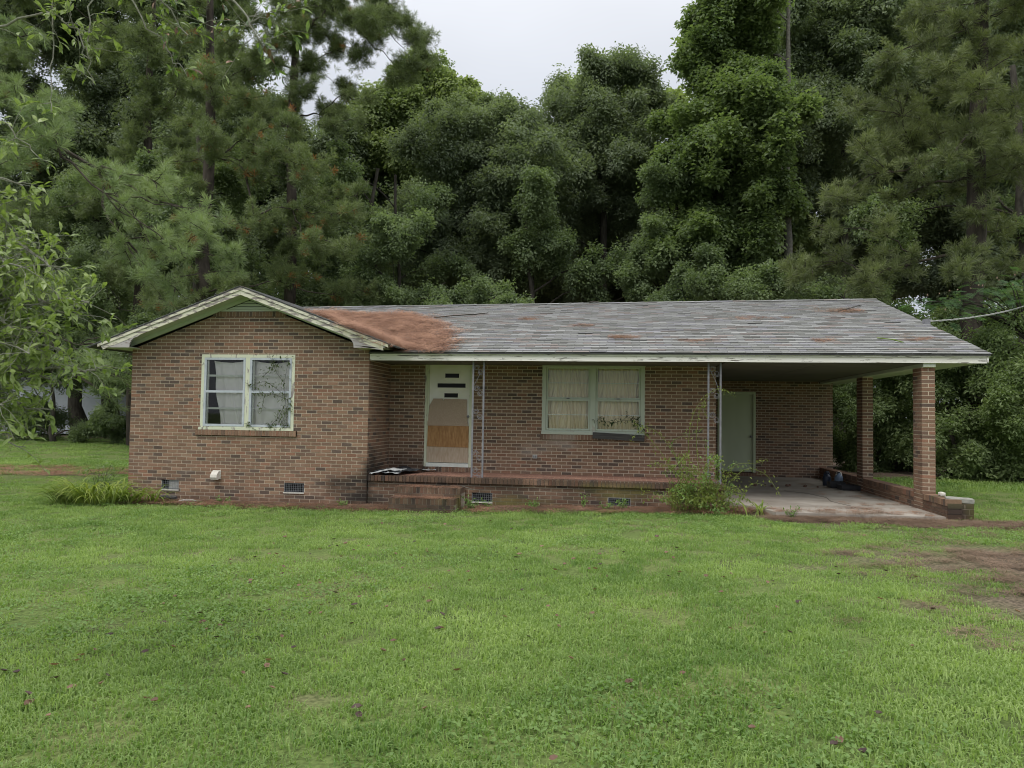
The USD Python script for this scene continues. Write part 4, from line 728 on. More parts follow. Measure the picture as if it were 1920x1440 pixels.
L_F5 = [(27.08, 26.70, 1.62), (29.12, 27.33, 1.88), (30.17, 27.04, 2.02), (33.21, 26.71, 1.44), (27.20, 24.00, 1.95), (28.10, 24.01, 1.64), (30.42, 24.35, 1.81), (32.70, 24.13, 1.47), (26.96, 21.67, 1.94), (28.52, 21.25, 1.72), (30.91, 21.58, 1.89), (32.73, 22.27, 1.38), (26.00, 20.34, 2.01), (28.58, 19.05, 1.36), (30.69, 18.75, 1.80), (32.74, 19.35, 1.43), (25.90, 17.80, 1.64), (28.42, 16.50, 1.48), (30.37, 17.42, 1.47), (32.51, 17.40, 1.69), (25.68, 14.18, 1.64), (29.23, 14.47, 1.83), (30.64, 14.02, 1.44), (33.04, 14.99, 1.80), (26.76, 13.04, 1.51), (27.84, 12.93, 1.42), (30.53, 11.66, 1.61), (32.50, 12.44, 1.54), (26.74, 9.81, 1.48), (28.15, 9.89, 2.00), (30.86, 10.24, 2.01), (32.02, 10.81, 1.86)]
L_F6 = [(12.47, 12.86, 1.34), (15.16, 12.15, 1.21), (15.84, 12.76, 1.50), (18.24, 11.53, 1.05), (12.25, 10.89, 1.25), (13.93, 10.57, 1.24), (16.13, 10.83, 1.05), (18.85, 10.61, 1.28)]
L_U4 = [(-22.32, 6.38, 1.69), (-20.09, 5.25, 1.39), (-22.50, 3.56, 1.54), (-18.29, 6.37, 1.25), (-21.12, 7.50, 1.40), (-16.28, 5.26, 1.10), (-15.60, 3.06, 0.82), (-17.88, 3.87, 0.94), (-15.67, 1.15, 0.71), (-22.39, 1.32, 1.12), (-18.05, 0.70, 0.44), (-16.41, 0.86, 0.55), (-24.16, 5.25, 1.70), (-19.26, 7.49, 1.25)]
L_P2 = [(-4.48, 19.01, 0.93), (-3.48, 18.24, 0.81), (-2.54, 19.13, 1.04), (-1.33, 18.58, 1.15), (-0.15, 18.75, 1.03), (0.76, 17.76, 0.82), (-0.35, 17.36, 1.03), (-1.53, 16.96, 0.92), (0.95, 16.48, 0.68), (0.15, 15.83, 0.68), (-2.50, 17.48, 0.81), (-1.13, 20.45, 1.15), (-3.55, 20.61, 1.16), (-6.43, 18.41, 1.05), (-7.14, 17.02, 0.94), (-5.89, 16.71, 0.70), (-8.44, 18.53, 1.06), (-7.98, 19.70, 0.94), (-1.01, 15.08, 0.46), (-1.22, 14.04, 0.41), (-2.21, 15.59, 0.50), (-6.01, 20.78, 1.17), (-5.34, 15.03, 0.93), (-3.90, 15.67, 0.83), (-3.44, 16.83, 0.78), (-4.44, 17.59, 0.93), (-7.08, 15.11, 1.05), (-8.37, 16.36, 1.06), (-5.44, 18.35, 0.84), (-3.15, 14.70, 0.78), (-2.40, 13.74, 0.69), (-3.03, 19.63, 0.92), (-0.13, 18.05, 0.91), (-1.07, 17.63, 0.82), (-2.03, 18.16, 0.83), (-6.97, 19.64, 1.06), (-4.27, 20.18, 1.05), (-2.08, 19.80, 1.04), (-0.87, 19.49, 0.92), (0.33, 18.48, 0.68), (1.29, 17.04, 0.50)]
L_F1 = [(-38.79, 34.35, 1.97), (-34.56, 34.83, 2.35), (-31.20, 34.43, 2.37), (-28.65, 34.33, 2.16), (-25.24, 33.22, 2.53), (-23.36, 33.57, 1.86), (-19.50, 31.89, 2.33), (-37.92, 31.21, 2.61), (-36.17, 31.31, 2.51), (-31.44, 30.74, 1.85), (-29.29, 31.05, 2.08), (-24.94, 30.82, 2.68), (-21.68, 30.89, 2.11), (-19.46, 30.83, 2.14), (-37.48, 28.74, 2.44), (-35.96, 27.68, 2.74), (-32.52, 28.67, 1.85), (-28.58, 28.45, 1.84), (-25.44, 26.42, 2.17), (-22.58, 26.86, 1.84), (-19.19, 27.62, 2.32), (-37.21, 25.84, 2.39), (-34.71, 25.52, 2.06), (-30.52, 23.57, 1.88), (-28.00, 23.58, 1.98), (-25.15, 25.31, 2.13), (-21.90, 24.02, 2.53), (-20.10, 24.45, 2.59), (-37.92, 22.07, 2.23), (-33.70, 21.63, 1.77), (-30.89, 22.04, 2.23), (-29.03, 21.73, 2.10), (-26.13, 21.23, 1.85), (-21.59, 22.30, 2.52), (-18.49, 21.22, 2.42), (-38.50, 18.50, 2.23), (-35.24, 17.92, 2.21), (-31.71, 18.02, 2.15), (-27.91, 19.33, 2.63), (-25.68, 19.49, 2.74), (-22.74, 17.62, 2.75), (-18.84, 19.35, 1.78), (-38.48, 16.25, 2.46), (-33.49, 16.21, 1.92), (-31.21, 16.59, 1.83), (-28.00, 15.38, 1.82), (-25.14, 15.28, 2.53), (-22.19, 14.87, 1.90), (-18.49, 15.02, 2.60), (-37.69, 13.87, 1.82), (-34.38, 13.65, 2.43), (-32.11, 12.36, 1.99), (-29.12, 13.57, 2.21), (-24.81, 13.07, 1.91), (-21.88, 11.92, 2.24), (-17.96, 13.65, 2.71)]
L_F2 = [(-19.56, 22.12, 1.98), (-17.38, 21.33, 1.57), (-14.40, 21.89, 1.77), (-20.32, 19.56, 2.08), (-18.26, 19.27, 1.82), (-13.85, 19.79, 2.22), (-19.94, 16.60, 2.11), (-17.52, 17.55, 1.67), (-14.30, 17.27, 1.55), (-12.05, 16.67, 1.93), (-9.95, 16.05, 1.74), (-19.50, 15.04, 2.36), (-16.99, 13.19, 2.37), (-13.81, 14.73, 1.79), (-12.18, 13.46, 1.64), (-9.51, 14.63, 1.56), (-19.04, 10.58, 1.81), (-16.67, 11.51, 1.94), (-14.60, 11.17, 1.69), (-12.09, 11.35, 1.64), (-9.00, 10.54, 1.48)]
L_F7 = [(-10.13, 21.97, 1.43), (-6.75, 21.77, 1.86), (-3.83, 23.29, 1.57), (-0.70, 21.63, 2.14), (3.18, 21.29, 2.08), (6.22, 21.14, 2.10), (7.46, 22.30, 1.52), (11.21, 21.81, 1.58), (-8.51, 19.79, 1.54), (-6.67, 19.61, 1.85), (-3.04, 19.54, 1.48), (-0.47, 19.69, 1.47), (2.70, 19.87, 1.89), (5.77, 19.88, 1.79), (7.98, 19.20, 1.78), (11.57, 18.21, 1.88), (-9.75, 16.57, 1.62), (-7.13, 16.47, 1.73), (-2.39, 16.84, 2.02), (-0.19, 17.25, 1.90), (2.25, 16.30, 1.38), (4.57, 15.48, 1.34), (7.63, 16.90, 1.36), (11.71, 15.18, 1.80), (-9.25, 12.90, 1.78), (-6.81, 13.26, 1.65), (-3.57, 13.96, 1.64), (-0.79, 13.33, 2.01), (2.85, 14.47, 1.88), (4.59, 13.51, 1.98), (8.69, 12.61, 1.88), (10.64, 14.06, 1.65), (-8.64, 11.30, 1.61), (-5.47, 11.03, 1.83), (-2.94, 9.84, 1.36), (-0.73, 10.14, 1.85), (1.93, 11.39, 1.49), (5.67, 9.83, 1.48), (7.81, 10.23, 1.62), (11.78, 9.60, 2.01)]

# ------------------------------------------------------------------ plants: prototypes
def leaf_quad(g, n, R, length, width, droop=0.25, flat=0.75, fold=0.25):
    """n folded leaves spread in a small spray of radius R: (v, f), 4 vertices and 2 triangles per leaf"""
    d = g.normal(size=(n, 3)); d[:, 2] *= flat; d /= np.linalg.norm(d, axis=1, keepdims=True)
    c = d*(R*g.random(n)**0.5)[:, None]
    az = np.arctan2(d[:, 1], d[:, 0]) + g.normal(0, 0.7, n); el = g.normal(-droop, 0.35, n)
    ax = np.stack([np.cos(az)*np.cos(el), np.sin(az)*np.cos(el), np.sin(el)], 1)
    up = np.stack([g.normal(0, .45, n), g.normal(0, .45, n), np.ones(n)], 1)
    sd = np.cross(ax, up); sd /= np.linalg.norm(sd, axis=1, keepdims=True); nn = np.cross(sd, ax)
    l = length*g.uniform(.65, 1.2, n)[:, None]; w = width*g.uniform(.7, 1.15, n)[:, None]
    v = np.stack([c, c + ax*l*.45 + sd*w*.5 + nn*w*fold, c + ax*l, c + ax*l*.45 - sd*w*.5 + nn*w*fold], 1).reshape(-1, 3)
    b = np.arange(n)[:, None]*4; return v, np.vstack([b + [0, 1, 2], b + [0, 2, 3]])
def tuft(g, n, length, width, shoot=0.14, spread=1.0):
    """a pine shoot with n needles around its end, along +z"""
    t = g.random(n); a = g.uniform(0, 2*np.pi, n); o = spread*(0.25 + 1.05*(1 - t)) + g.normal(0, .15, n)
    base = np.stack([0*t, 0*t, -shoot + shoot*t], 1) + g.normal(0, .004, (n, 3))
    d = np.stack([np.cos(a)*np.sin(o), np.sin(a)*np.sin(o), np.cos(o)], 1); l = length*g.uniform(.75, 1.1, n)[:, None]
    s = np.cross(d, g.normal(size=(n, 3))); s /= np.linalg.norm(s, axis=1, keepdims=True); tip = base + d*l; tip[:, 2] -= .12*l[:, 0]
    mid = base + d*l*.55
    v = np.stack([mid - s*width/2, mid + s*width/2, tip, base], 1).reshape(-1, 3); b = np.arange(n)[:, None]*4
    return v, np.vstack([b + [0, 1, 2], b + [0, 3, 1]])
def blades(g, n, area, hmin, hmax, w, lean=0.7):
    x, y = g.uniform(-area/2, area/2, n), g.uniform(-area/2, area/2, n); az = g.uniform(0, 2*np.pi, n); h = g.uniform(hmin, hmax, n); ln = g.uniform(.15, lean, n)
    d = np.stack([np.cos(az), np.sin(az)], 1); s = np.stack([-d[:, 1], d[:, 0]], 1)*w/2
    p0 = np.stack([x, y], 1); p1 = p0 + d*(h*ln*.35)[:, None]; p2 = p0 + d*(h*ln*1.1)[:, None]
    z = lambda q: np.full((n, 1), 0.0) + q[:, None]
    v = np.stack([np.hstack([p0 - s, z(0*h - .005)]), np.hstack([p0 + s, z(0*h - .005)]), np.hstack([p1 + s*.9, z(h*.6)]), np.hstack([p1 - s*.9, z(h*.6)]), np.hstack([p2, z(h*(1 - .35*ln))])], 1).reshape(-1, 3)
    b = np.arange(n)[:, None]*5; return v, np.vstack([b + [0, 1, 2], b + [0, 2, 3], b + [3, 2, 4]])
def straw_patch(g, n, R, length=0.19, w=0.007, thick=0.035):
    c = np.stack([g.normal(0, R*.5, n), g.normal(0, R*.5, n), g.uniform(0.003, thick, n)], 1); a = g.uniform(0, np.pi, n); e = g.normal(0, .16, n)
    d = np.stack([np.cos(a)*np.cos(e), np.sin(a)*np.cos(e), np.sin(e)], 1); s = np.stack([-np.sin(a), np.cos(a), 0*a], 1)*w/2; l = (length*g.uniform(.5, 1.1, n))[:, None]
    m = c + np.stack([-np.sin(a), np.cos(a), 0*a], 1)*(l*g.normal(0, .10, (n, 1)))
    v = np.stack([c - d*l/2, m - s, m + s, c + d*l/2], 1).reshape(-1, 3); b = np.arange(n)[:, None]*4; return v, np.vstack([b + [0, 1, 2], b + [1, 3, 2]])
pg = np.random.default_rng(100)
def protos(kind, mat_, k=4, **kw): return [('spray', leaf_quad(pg, **kw), mat_) for _ in range(k)]
def pick_dirs(g, n, upbias=0.3):
    d = g.normal(size=(n, 3)); d[:, 2] += upbias; return d/np.linalg.norm(d, axis=1, keepdims=True)
def crown(parent, g, lobes, pr, dens, sc, yflat=1.0, zflat=0.85, label=None, hang=0.0, upmix=0.55, gap=0.42, gscale=1.5, sats=True):
    """leaf sprays packed into the outer part of each lobe, thinned by noise so that gaps stay"""
    P, D, sub_ = [], [], []
    sat = []
    for (x, y, z, r) in lobes:
        for o in pick_dirs(g, 3, .05)*(r*g.uniform(.95, 1.45, 3))[:, None]: sat.append((x + o[0], y + o[1], z + o[2]*.8, r*g.uniform(.28, .5)))
    for (x, y, z, r) in list(lobes) + (sat if sats else []):                         # each lobe breaks up into smaller uneven clumps
        k = 9 if r > .9 else 6 if r > .55 else 4
        o = pick_dirs(g, k, .1)*(r*g.uniform(.25, 1.12, k))[:, None]; sub_ += [(x + o[i, 0], y + o[i, 1]*yflat, z + o[i, 2]*zflat, r*g.choice([.2, .3, .42, .6])*g.uniform(.85, 1.15)) for i in range(k)]
    for (x, y, z, r) in sub_:
        n = max(6, int(dens*r*r)); d = pick_dirs(g, n, 0.15); rad = r*(g.random(n)**0.42)*np.where(g.random(n) < .22, g.uniform(1.1, 1.7, n), g.uniform(.8, 1.1, n))
        P.append(np.array([x, y, z]) + d*rad[:, None]*np.array([1.1, 1.1*yflat, zflat*1.02])); D.append(d)
    P, D = np.vstack(P), np.vstack(D)
    keep = meshkit.fbm(P*gscale, 3, int(g.integers(99))) > gap + .05 - 0.22*g.random(len(P)); P, D = P[keep], D[keep]
    up = D*(1 - upmix) + np.array([0, 0, upmix]) + g.normal(0, .22, D.shape)
    R = frames(up, g.uniform(0, 2*np.pi, len(P)))
    return instancer(parent, 'crown', pr, P, R, sc*g.uniform(.75, 1.3, len(P)), g.integers(0, len(pr), len(P)), 'stuff', label)
def trunk_pts(g, base, top, n=9, wob=0.25):
    t = np.linspace(0, 1, n)[:, None]; p = np.array(base)*(1 - t) + np.array(top)*t
    w = np.cumsum(g.normal(0, wob/n**.5, (n, 3)), 0); w -= t*w[-1]; w[:, 2] = 0; w[0] = 0; return p + w
def limb(g, a, b, n=6, sag=0.25, wob=0.12):
    t = np.linspace(0, 1, n)[:, None]; a, b = np.array(a, float), np.array(b, float); L_ = np.linalg.norm(b - a)
    p = a*(1 - t) + b*t; p[:, 2] += (sag*L_*np.sin(np.pi*t[:, 0])*0.5); p[1:-1] += g.normal(0, wob*L_/n, (n - 2, 3)); return p
def skeleton(g, mb, tp, rad, lobes, hmin, sag, thick, reach=.35):
    """limbs from the trunk to the lobes; a far lobe hangs on a nearer one's limb. Returns each lobe's end points"""
    bz, top = tp[0, 2], tp[-1, 2]; h = top - bz; axis = lambda z: np.array([np.interp(z, tp[:, 2], tp[:, i]) for i in range(3)])
    dist = [math.hypot(x - axis(z)[0], y - axis(z)[1]) for x, y, z, r in lobes]; order_ = np.argsort(dist); done, par, cnt_ = [], {}, {}
    for i in order_:
        p = np.array(lobes[i][:3]); best, bd = None, dist[i]*.8 + .2
        for j in done:
            q = np.array(lobes[j][:3]); dd_ = np.linalg.norm(p - q)
            if dd_ < bd and dist[j] < dist[i]*.85: best, bd = j, dd_
        par[i] = best; done.append(i)
    for i in order_[::-1]: cnt_[i] = cnt_.get(i, 0) + 1; cnt_[par[i]] = cnt_.get(par[i], 0) + cnt_[i] if par[i] is not None else 0
    ends = {}
    for i in order_:
        x, y, z, rr = lobes[i]; r0 = thick*math.sqrt(max(1, cnt_.get(i, 1)))
        if par[i] is None:
            zt = max(bz + h*hmin, min(z - reach*dist[i], bz + h*.96)); a = axis(zt); r0 = min(r0, .6*float(np.interp(zt, tp[:, 2], rad)))
        else: a = ends[par[i]][-2]; 
        q = limb(g, a, (x, y, z), 6, sag(g), .16); mb.tube(q, r0*np.linspace(1, .4, 6), 5, cap=False); ends[i] = q
    return [ends[i] for i in range(len(lobes))]
def tree(name, label, cat, base, h, r, lobes, Y, pr, dens, sc, bark, seed, group=None, yflat=1.2, lean=(0, 0), extra_back=0.6, split=None, hmin=0.30, gap=0.42, twigs=True, upmix=.55, zflat=.85):
    g = np.random.default_rng(seed); T = thing(name, label, cat, group)
    bz = float(ground_z(base[0], base[1])) - 0.1
    top = (base[0] + lean[0], base[1] + lean[1], bz + h); tp = trunk_pts(g, (base[0], base[1], bz), top, 10, 0.35)
    rad = r*np.linspace(1, .22, 10); rad[0] *= 1.5; rad[1] *= 1.08
    build(T, 'trunk', MB().tube(tp, rad, 9), bark, smooth=True)
    L3 = []
    for (x, z, rr) in lobes:
        L3.append((x, Y + g.normal(-.2, .6)*rr*1.3, z, rr))
        if g.random() < extra_back: L3.append((x + g.normal(0, .3)*rr, Y + rr*(1.4 + g.random()), z + g.normal(0, .3)*rr, rr))
    mb = MB(); ends = skeleton(g, mb, tp, rad, L3, hmin, lambda g: .2, .022 + .0012*h)
    for (x, y, z, rr), q in zip(L3, ends):
        for _ in range(4 if twigs else 0):
            d = pick_dirs(g, 1, .3)[0]; mb.tube(limb(g, q[-2 - (_ % 2)], np.array((x, y, z)) + d*rr*.85, 4), .03*np.array([.8, .6, .45, .25]), 4, cap=False)
    build(T, 'branches', mb, bark, None, 'stuff')
    crown(T, g, L3, pr, dens, sc, yflat, zflat, gap=gap, upmix=upmix)
    return T
def pine(name, label, base, h, r, lobes, Y, seed, needle, dens, tlen, twid, nn, bark=None, lean=(0, 0), gap=0.3, dead=None, extra_back=.5, sc=1.0, hmin=.25, wrap=True):
    g = np.random.default_rng(seed); T = thing(name, label, 'pine tree', None)
    bz = float(ground_z(base[0], base[1])) - .1; tp = trunk_pts(g, (base[0], base[1], bz), (base[0] + lean[0], base[1] + lean[1], bz + h), 10, .3); rad = r*np.linspace(1, .3, 10); rad[0] *= 1.35
    build(T, 'trunk', MB().tube(tp, rad, 10), bark or M['bark_pine'], smooth=True)
    L3 = []
    for (x, z, rr) in lobes:
        L3.append((x, Y + g.normal(-.5, .8)*rr, z, rr))
        if g.random() < extra_back: L3.append((x + g.normal(0, .4)*rr, Y + rr*(1.2 + g.random()), z + g.normal(0, .4)*rr, rr))
    for zz in np.arange(bz + h*.30, bz + h, 1.15) if wrap else []: L3.append((float(np.interp(zz, tp[:, 2], tp[:, 0])) + g.normal(0, .55), float(np.interp(zz, tp[:, 2], tp[:, 1])) - g.uniform(.35, .9), zz, g.uniform(.55, .9)))
    mb, P, D = MB(), [], []; ends = skeleton(g, mb, tp, rad, L3, hmin, lambda g: g.uniform(-.15, .2), .018, .15)
    for (x, y, z, rr), q in zip(L3, ends):
        r0 = .03
        for _ in range(max(6, int(8*rr + 4))):
            d = pick_dirs(g, 1, .1)[0]*np.array([1, 1, .75]); e = np.array((x, y, z)) + d*rr*g.uniform(.55, 1.05); q2 = limb(g, q[-1 - g.integers(0, 2)], e, 5, g.uniform(-.1, .2)); mb.tube(q2, r0*np.array([.4, .33, .26, .2, .14]), 4, cap=False)
            m = max(2, int(dens*rr)); t = g.uniform(.3, 1.0, m); pts = np.stack([np.interp(t*4, np.arange(5), q2[:, i]) for i in range(3)], 1)
            off = g.normal(0, .09*tlen/.2, (m, 3)); P.append(pts + off); dd_ = d/np.linalg.norm(d)*.7 + off*3 + np.array([0, 0, .55]) + g.normal(0, .35, (m, 3)); D.append(dd_)
    build(T, 'branches', mb, bark or M['bark_pine'], None, 'stuff')
    P, D = np.vstack(P), np.vstack(D); keep = meshkit.fbm(P*.8, 3, seed) > gap - .2*g.random(len(P)); P, D = P[keep], D[keep]
    pr = [('needle_tuft', tuft(pg, nn, tlen, twid), needle) for _ in range(4)]
    pk = g.integers(0, 4, len(P))
    if dead: pr.append(('dead_tuft', tuft(pg, nn, tlen*.9, twid), M['needle_dead'])); pk[g.random(len(P)) < dead] = 4
    instancer(T, 'crown', pr, P, frames(D, g.uniform(0, 6.28, len(P))), sc*g.uniform(.75, 1.2, len(P)), pk)
    return T

# ------------------------------------------------------------------ the trees, nearest kinds first
oak_p = protos('o', M['lf_oak'], 4, n=46, R=0.42, length=0.17, width=0.085)
light_p = protos('o', M['lf_light'], 4, n=40, R=0.46, length=0.20, width=0.15)
maple_p = protos('o', M['lf_maple'], 4, n=42, R=0.42, length=0.18, width=0.13)
shrub_p = protos('o', M['lf_shrub'], 4, n=46, R=0.24, length=0.085, width=0.042)
under_p = protos('o', M['lf_under'], 4, n=44, R=0.34, length=0.13, width=0.075)
far_p = protos('o', M['lf_far'], 4, n=40, R=0.7, length=0.34, width=0.22)
pine('loblolly_pine', 'dark pine whose drooping bright-tufted boughs hang left of the gable', (-5.9, 1.5), 17.5, 0.30, L_N1, 1.5, 11, M['needle_near'], 7.0, 0.23, 0.0085, 60, dead=0.012)
pine('loblolly_pine', 'thick-trunked pine standing straight behind the gable peak', (-6.3, 13.0), 19, 0.36, L_P1, 13, 12, M['needle'], 10, 0.25, 0.015, 30, dead=.035, gap=.24)
pine('loblolly_pine', 'tallest pine, its open crown leaning right against the sky', (-4.7, 17.0), 25, 0.30, L_P2, 17, 13, M['needle'], 13, .26, .015, 30, lean=(.2, 0), gap=.27, dead=.006, extra_back=.4)
pine('loblolly_pine', 'shadowy pine at the upper left, half hidden by the near leaves', (-13.5, 20.0), 24, .34, L_P6, 20, 14, M['needle'], 10, .27, .017, 28, gap=.26)
pine('loblolly_pine', 'big pine over the right end of the carport with bright yellow-green tufts', (19.6, 9.0), 21, .33, L_P3, 9, 15, M['needle_olive'], 8.0, .26, .0125, 40, gap=.24)
tree('tulip_tree', 'tall pale yellow-green tree rising just right of the leaning pine', 'tree', (-1.6, 32), 22.5, .26, L_D1, 32, light_p, 30, 1.0, M['bark_light'], 31, gap=.40, hmin=.35)
tree('oak_tree', 'rounded dark green oak behind the middle of the roof', 'tree', (1.9, 24), 15.5, .30, L_D2, 24, oak_p, 46, 1.0, M['bark_dark'], 32, gap=.36)
tree('oak_tree', 'taller forked grey-green oak right of the middle, topping the tree line', 'tree', (8.6, 27), 20, .34, L_D3, 27, oak_p, 42, 1.05, M['bark_dark'], 33, gap=.42)
tree('maple_tree', 'bright green maple with layered leaves beside the open sky', 'tree', (16.9, 21), 21.5, .28, L_D4, 21, maple_p, 48, 1.0, M['bark_light'], 34, gap=.38, upmix=.75)
tree('oak_tree', 'dark high-crowned oak filling the upper right behind the pine', 'tree', (20.3, 25), 25, .32, L_D5, 25, oak_p, 34, 1.1, M['bark_dark'], 35, gap=.42)
tree('understory_tree', 'thicket of shaded trees behind the left pines', 'tree', (-14.5, 30), 15, .25, L_D6, 30, oak_p, 26, 1.25, M['bark_dark'], 36, gap=.36)
tree('young_tree', 'small fresh green tree at the ridge left of the dark oak', 'tree', (0.8, 15), 6.6, .09, L_U1, 15, under_p, 46, .9, M['bark_dark'], 37, gap=.40)
tree('understory_shrub', 'dark bushes peeping over the roof in front of the maple', 'bush', (13.0, 18), 5.0, .10, L_U2, 18, under_p, 42, .95, M['bark_dark'], 38, gap=.38, hmin=.1)
tree('understory_shrub', 'low shaded bushes under the pines behind the wing', 'bush', (-9.0, 19), 4.5, .10, L_U3, 19, under_p, 34, 1.0, M['bark_dark'], 39, gap=.40, hmin=.1)
tree('wax_myrtle', 'dark shrub seen between the two carport pillars', 'shrub', (17.6, 11.3), 3.6, .07, L_S1, 11, shrub_p, 105, 1.15, M['bark_dark'], 41, hmin=.05, gap=.34)
tree('wax_myrtle', 'tall shrub just right of the front carport pillar', 'shrub', (18.4, 8.6), 3.9, .07, L_S2, 8, shrub_p, 110, 1.1, M['bark_dark'], 42, hmin=.05, gap=.34)
tree('wax_myrtle', 'large shrub at the right edge of the lawn', 'shrub', (19.9, 8.2), 3.9, .08, L_S3, 7.6, shrub_p, 105, 1.1, M['bark_dark'], 43, hmin=.05, gap=.34)
tree('wax_myrtle', 'high shrub under the mimosa behind the end of the roof', 'shrub', (19.0, 10.2), 4.6, .08, L_S4, 9.5, shrub_p, 95, 1.15, M['bark_dark'], 44, hmin=.1, gap=.36)
tree('wood_tree', 'tall shaded tree filling the far upper left behind the pines', 'tree', (-24, 36), 22, .3, L_F1, 36, oak_p, 21, 1.45, M['bark_dark'], 51, gap=.30, hmin=.15, extra_back=.3)
tree('wood_tree', 'dark tree behind the thick pine trunk over the gable', 'tree', (-9.5, 33), 17, .26, L_F2, 33, oak_p, 25, 1.35, M['bark_dark'], 52, gap=.32, hmin=.15, extra_back=.3)
tree('wood_tree', 'low dark tree filling the gaps under the two oaks', 'tree', (5.0, 34), 11, .22, L_F3, 34, oak_p, 26, 1.35, M['bark_dark'], 53, gap=.34, hmin=.1, extra_back=.3)
tree('wood_tree', 'farthest pale trees closing the view between the oaks', 'tree', (3.0, 40), 15, .22, L_F7, 40, light_p, 24, 1.3, M['bark_dark'], 59, gap=.34, hmin=.1, extra_back=.3)
tree('wood_tree', 'tall dark tree behind the right pine, left of its trunk', 'tree', (21.5, 33), 24, .3, L_F4, 33, oak_p, 23, 1.4, M['bark_dark'], 54, gap=.33, hmin=.15, extra_back=.3)
tree('wood_tree', 'tall dark tree at the far upper right corner', 'tree', (28.5, 31), 24, .3, L_F5, 31, oak_p, 23, 1.4, M['bark_dark'], 56, gap=.32, hmin=.15, extra_back=.3)
tree('wood_tree', 'low fresh green tree under the maple behind the roof', 'tree', (15.5, 29), 9, .18, L_F6, 29, maple_p, 30, 1.2, M['bark_dark'], 57, gap=.36, hmin=.1, extra_back=.3)
tree('understory_shrub', 'tall dark bushes half hiding the white house on the left', 'bush', (-19.5, 22), 6.5, .12, L_U4, 22, under_p, 40, 1.0, M['bark_dark'], 58, gap=.34, hmin=.05)
# bare trunks in the shade of the wood
tg = np.random.default_rng(55)
for i, (x, y, h, r, lab) in enumerate([(-23.6, 29.5, 16, .42, 'leftmost of three big dark trunks by the white house'), (-22.6, 30.3, 17, .40, 'middle of three big dark trunks by the white house'), (-21.6, 29.6, 16, .36, 'rightmost of three big dark trunks by the white house'),
        (-1.9, 19.5, 13, .15, 'slim dark trunk behind the pine straw on the roof, left one'), (-0.9, 20.5, 13, .13, 'slim dark trunk behind the pine straw on the roof, right one'), (5.9, 21, 12, .16, 'dark trunk over the middle of the ridge'), (11.2, 22, 12, .14, 'dark trunk right of the forked oak'), (13.6, 24, 13, .15, 'dark leaning trunk left of the maple stem'), (22.6, 14, 14, .20, 'dark trunk in the gloom above the mimosa'), (-8.3, 15.5, 14, .20, 'vine-covered trunk left of the gable peak')]):
    T = thing('tree_trunk', lab, 'tree'); bz = float(ground_z(x, y)) - .1; tp = trunk_pts(tg, (x, y, bz), (x + tg.normal(0, .5), y, h), 9, .5); rad = r*np.linspace(1, .5, 9); rad[0] *= 1.6
    build(T, 'trunk', MB().tube(tp, rad, 8), M['bark_dark'], smooth=True); mb = MB(); Ls = []
    for k in range(7):
        t = tg.uniform(.45, .98); a = tp[int(t*8)]; b = a + np.array([tg.normal(0, 1.6), tg.normal(0, 1.2), tg.uniform(.3, 2.0)]); mb.tube(limb(tg, a, b), r*.28*np.linspace(1, .3, 6), 4, cap=False); Ls.append((*b, tg.uniform(.7, 1.2)))
    build(T, 'branches', mb, M['bark_dark'], None, 'stuff'); crown(T, tg, Ls, under_p, 22, 1.1, gap=.4)
# the far wood: one mass
g = np.random.default_rng(77); n = 5200
fx, fy = g.uniform(-75, 75, n), g.uniform(44, 66, n); fz = g.random(n)**1.2*(9 + 5*meshkit.noise(np.stack([fx*.12, fy*.1, 0*fx], 1), 4)) + .3
ok = meshkit.fbm(np.stack([fx*.22, fy*.2, fz*.3], 1), 3, 17) > .40 + .1*(fz > 6); fx, fy, fz = fx[ok], fy[ok], fz[ok]
p = instancer(W, 'distant_wood', far_p, np.stack([fx, fy, fz], 1), frames(np.stack([g.normal(0, .4, len(fx)), g.normal(0, .4, len(fx)) - .2, np.ones(len(fx))], 1), g.uniform(0, 6.28, len(fx))), g.uniform(1.0, 1.9, len(fx)), g.integers(0, 4, len(fx)))
tag(p, 'hazy green mass of the far wood behind the trees', 'wood')

# mimosa: feathery fronds with pink-cream puffs
mz = thing('mimosa_tree', 'feathery mimosa branch with pink-cream blossoms above the wire', 'tree'); g = np.random.default_rng(61)
mb = MB().tube(limb(g, (20.6, 8.2, .1), (20.0, 7.5, 3.9), 6), np.linspace(.09, .05, 6), 6); build(mz, 'trunk', mb, M['bark_dark'])
mb = MB(); fr = []
for (x, z) in [(17.2, 4.88), (17.45, 4.84), (17.7, 4.9), (17.95, 4.95), (18.2, 4.98), (18.45, 5.05), (18.7, 5.08), (18.95, 5.2), (19.2, 5.28), (19.5, 5.35), (19.8, 5.42), (20.1, 5.4), (18.1, 4.5), (18.5, 4.62), (18.9, 4.75), (19.3, 4.9), (19.7, 5.0)]:
    y = 7.0 + g.normal(0, .25); mb.tube(limb(g, (20.0, 7.5, 3.9), (x, y, z), 6, .25, .08), np.linspace(.035, .008, 6), 4, cap=False)
    for k in range(9): fr.append((x + g.normal(0, .17), y + g.normal(0, .2), z + g.normal(-.04, .09), g.uniform(0, 6.28)))
build(mz, 'branches', mb, M['bark_dark'], None, 'stuff')
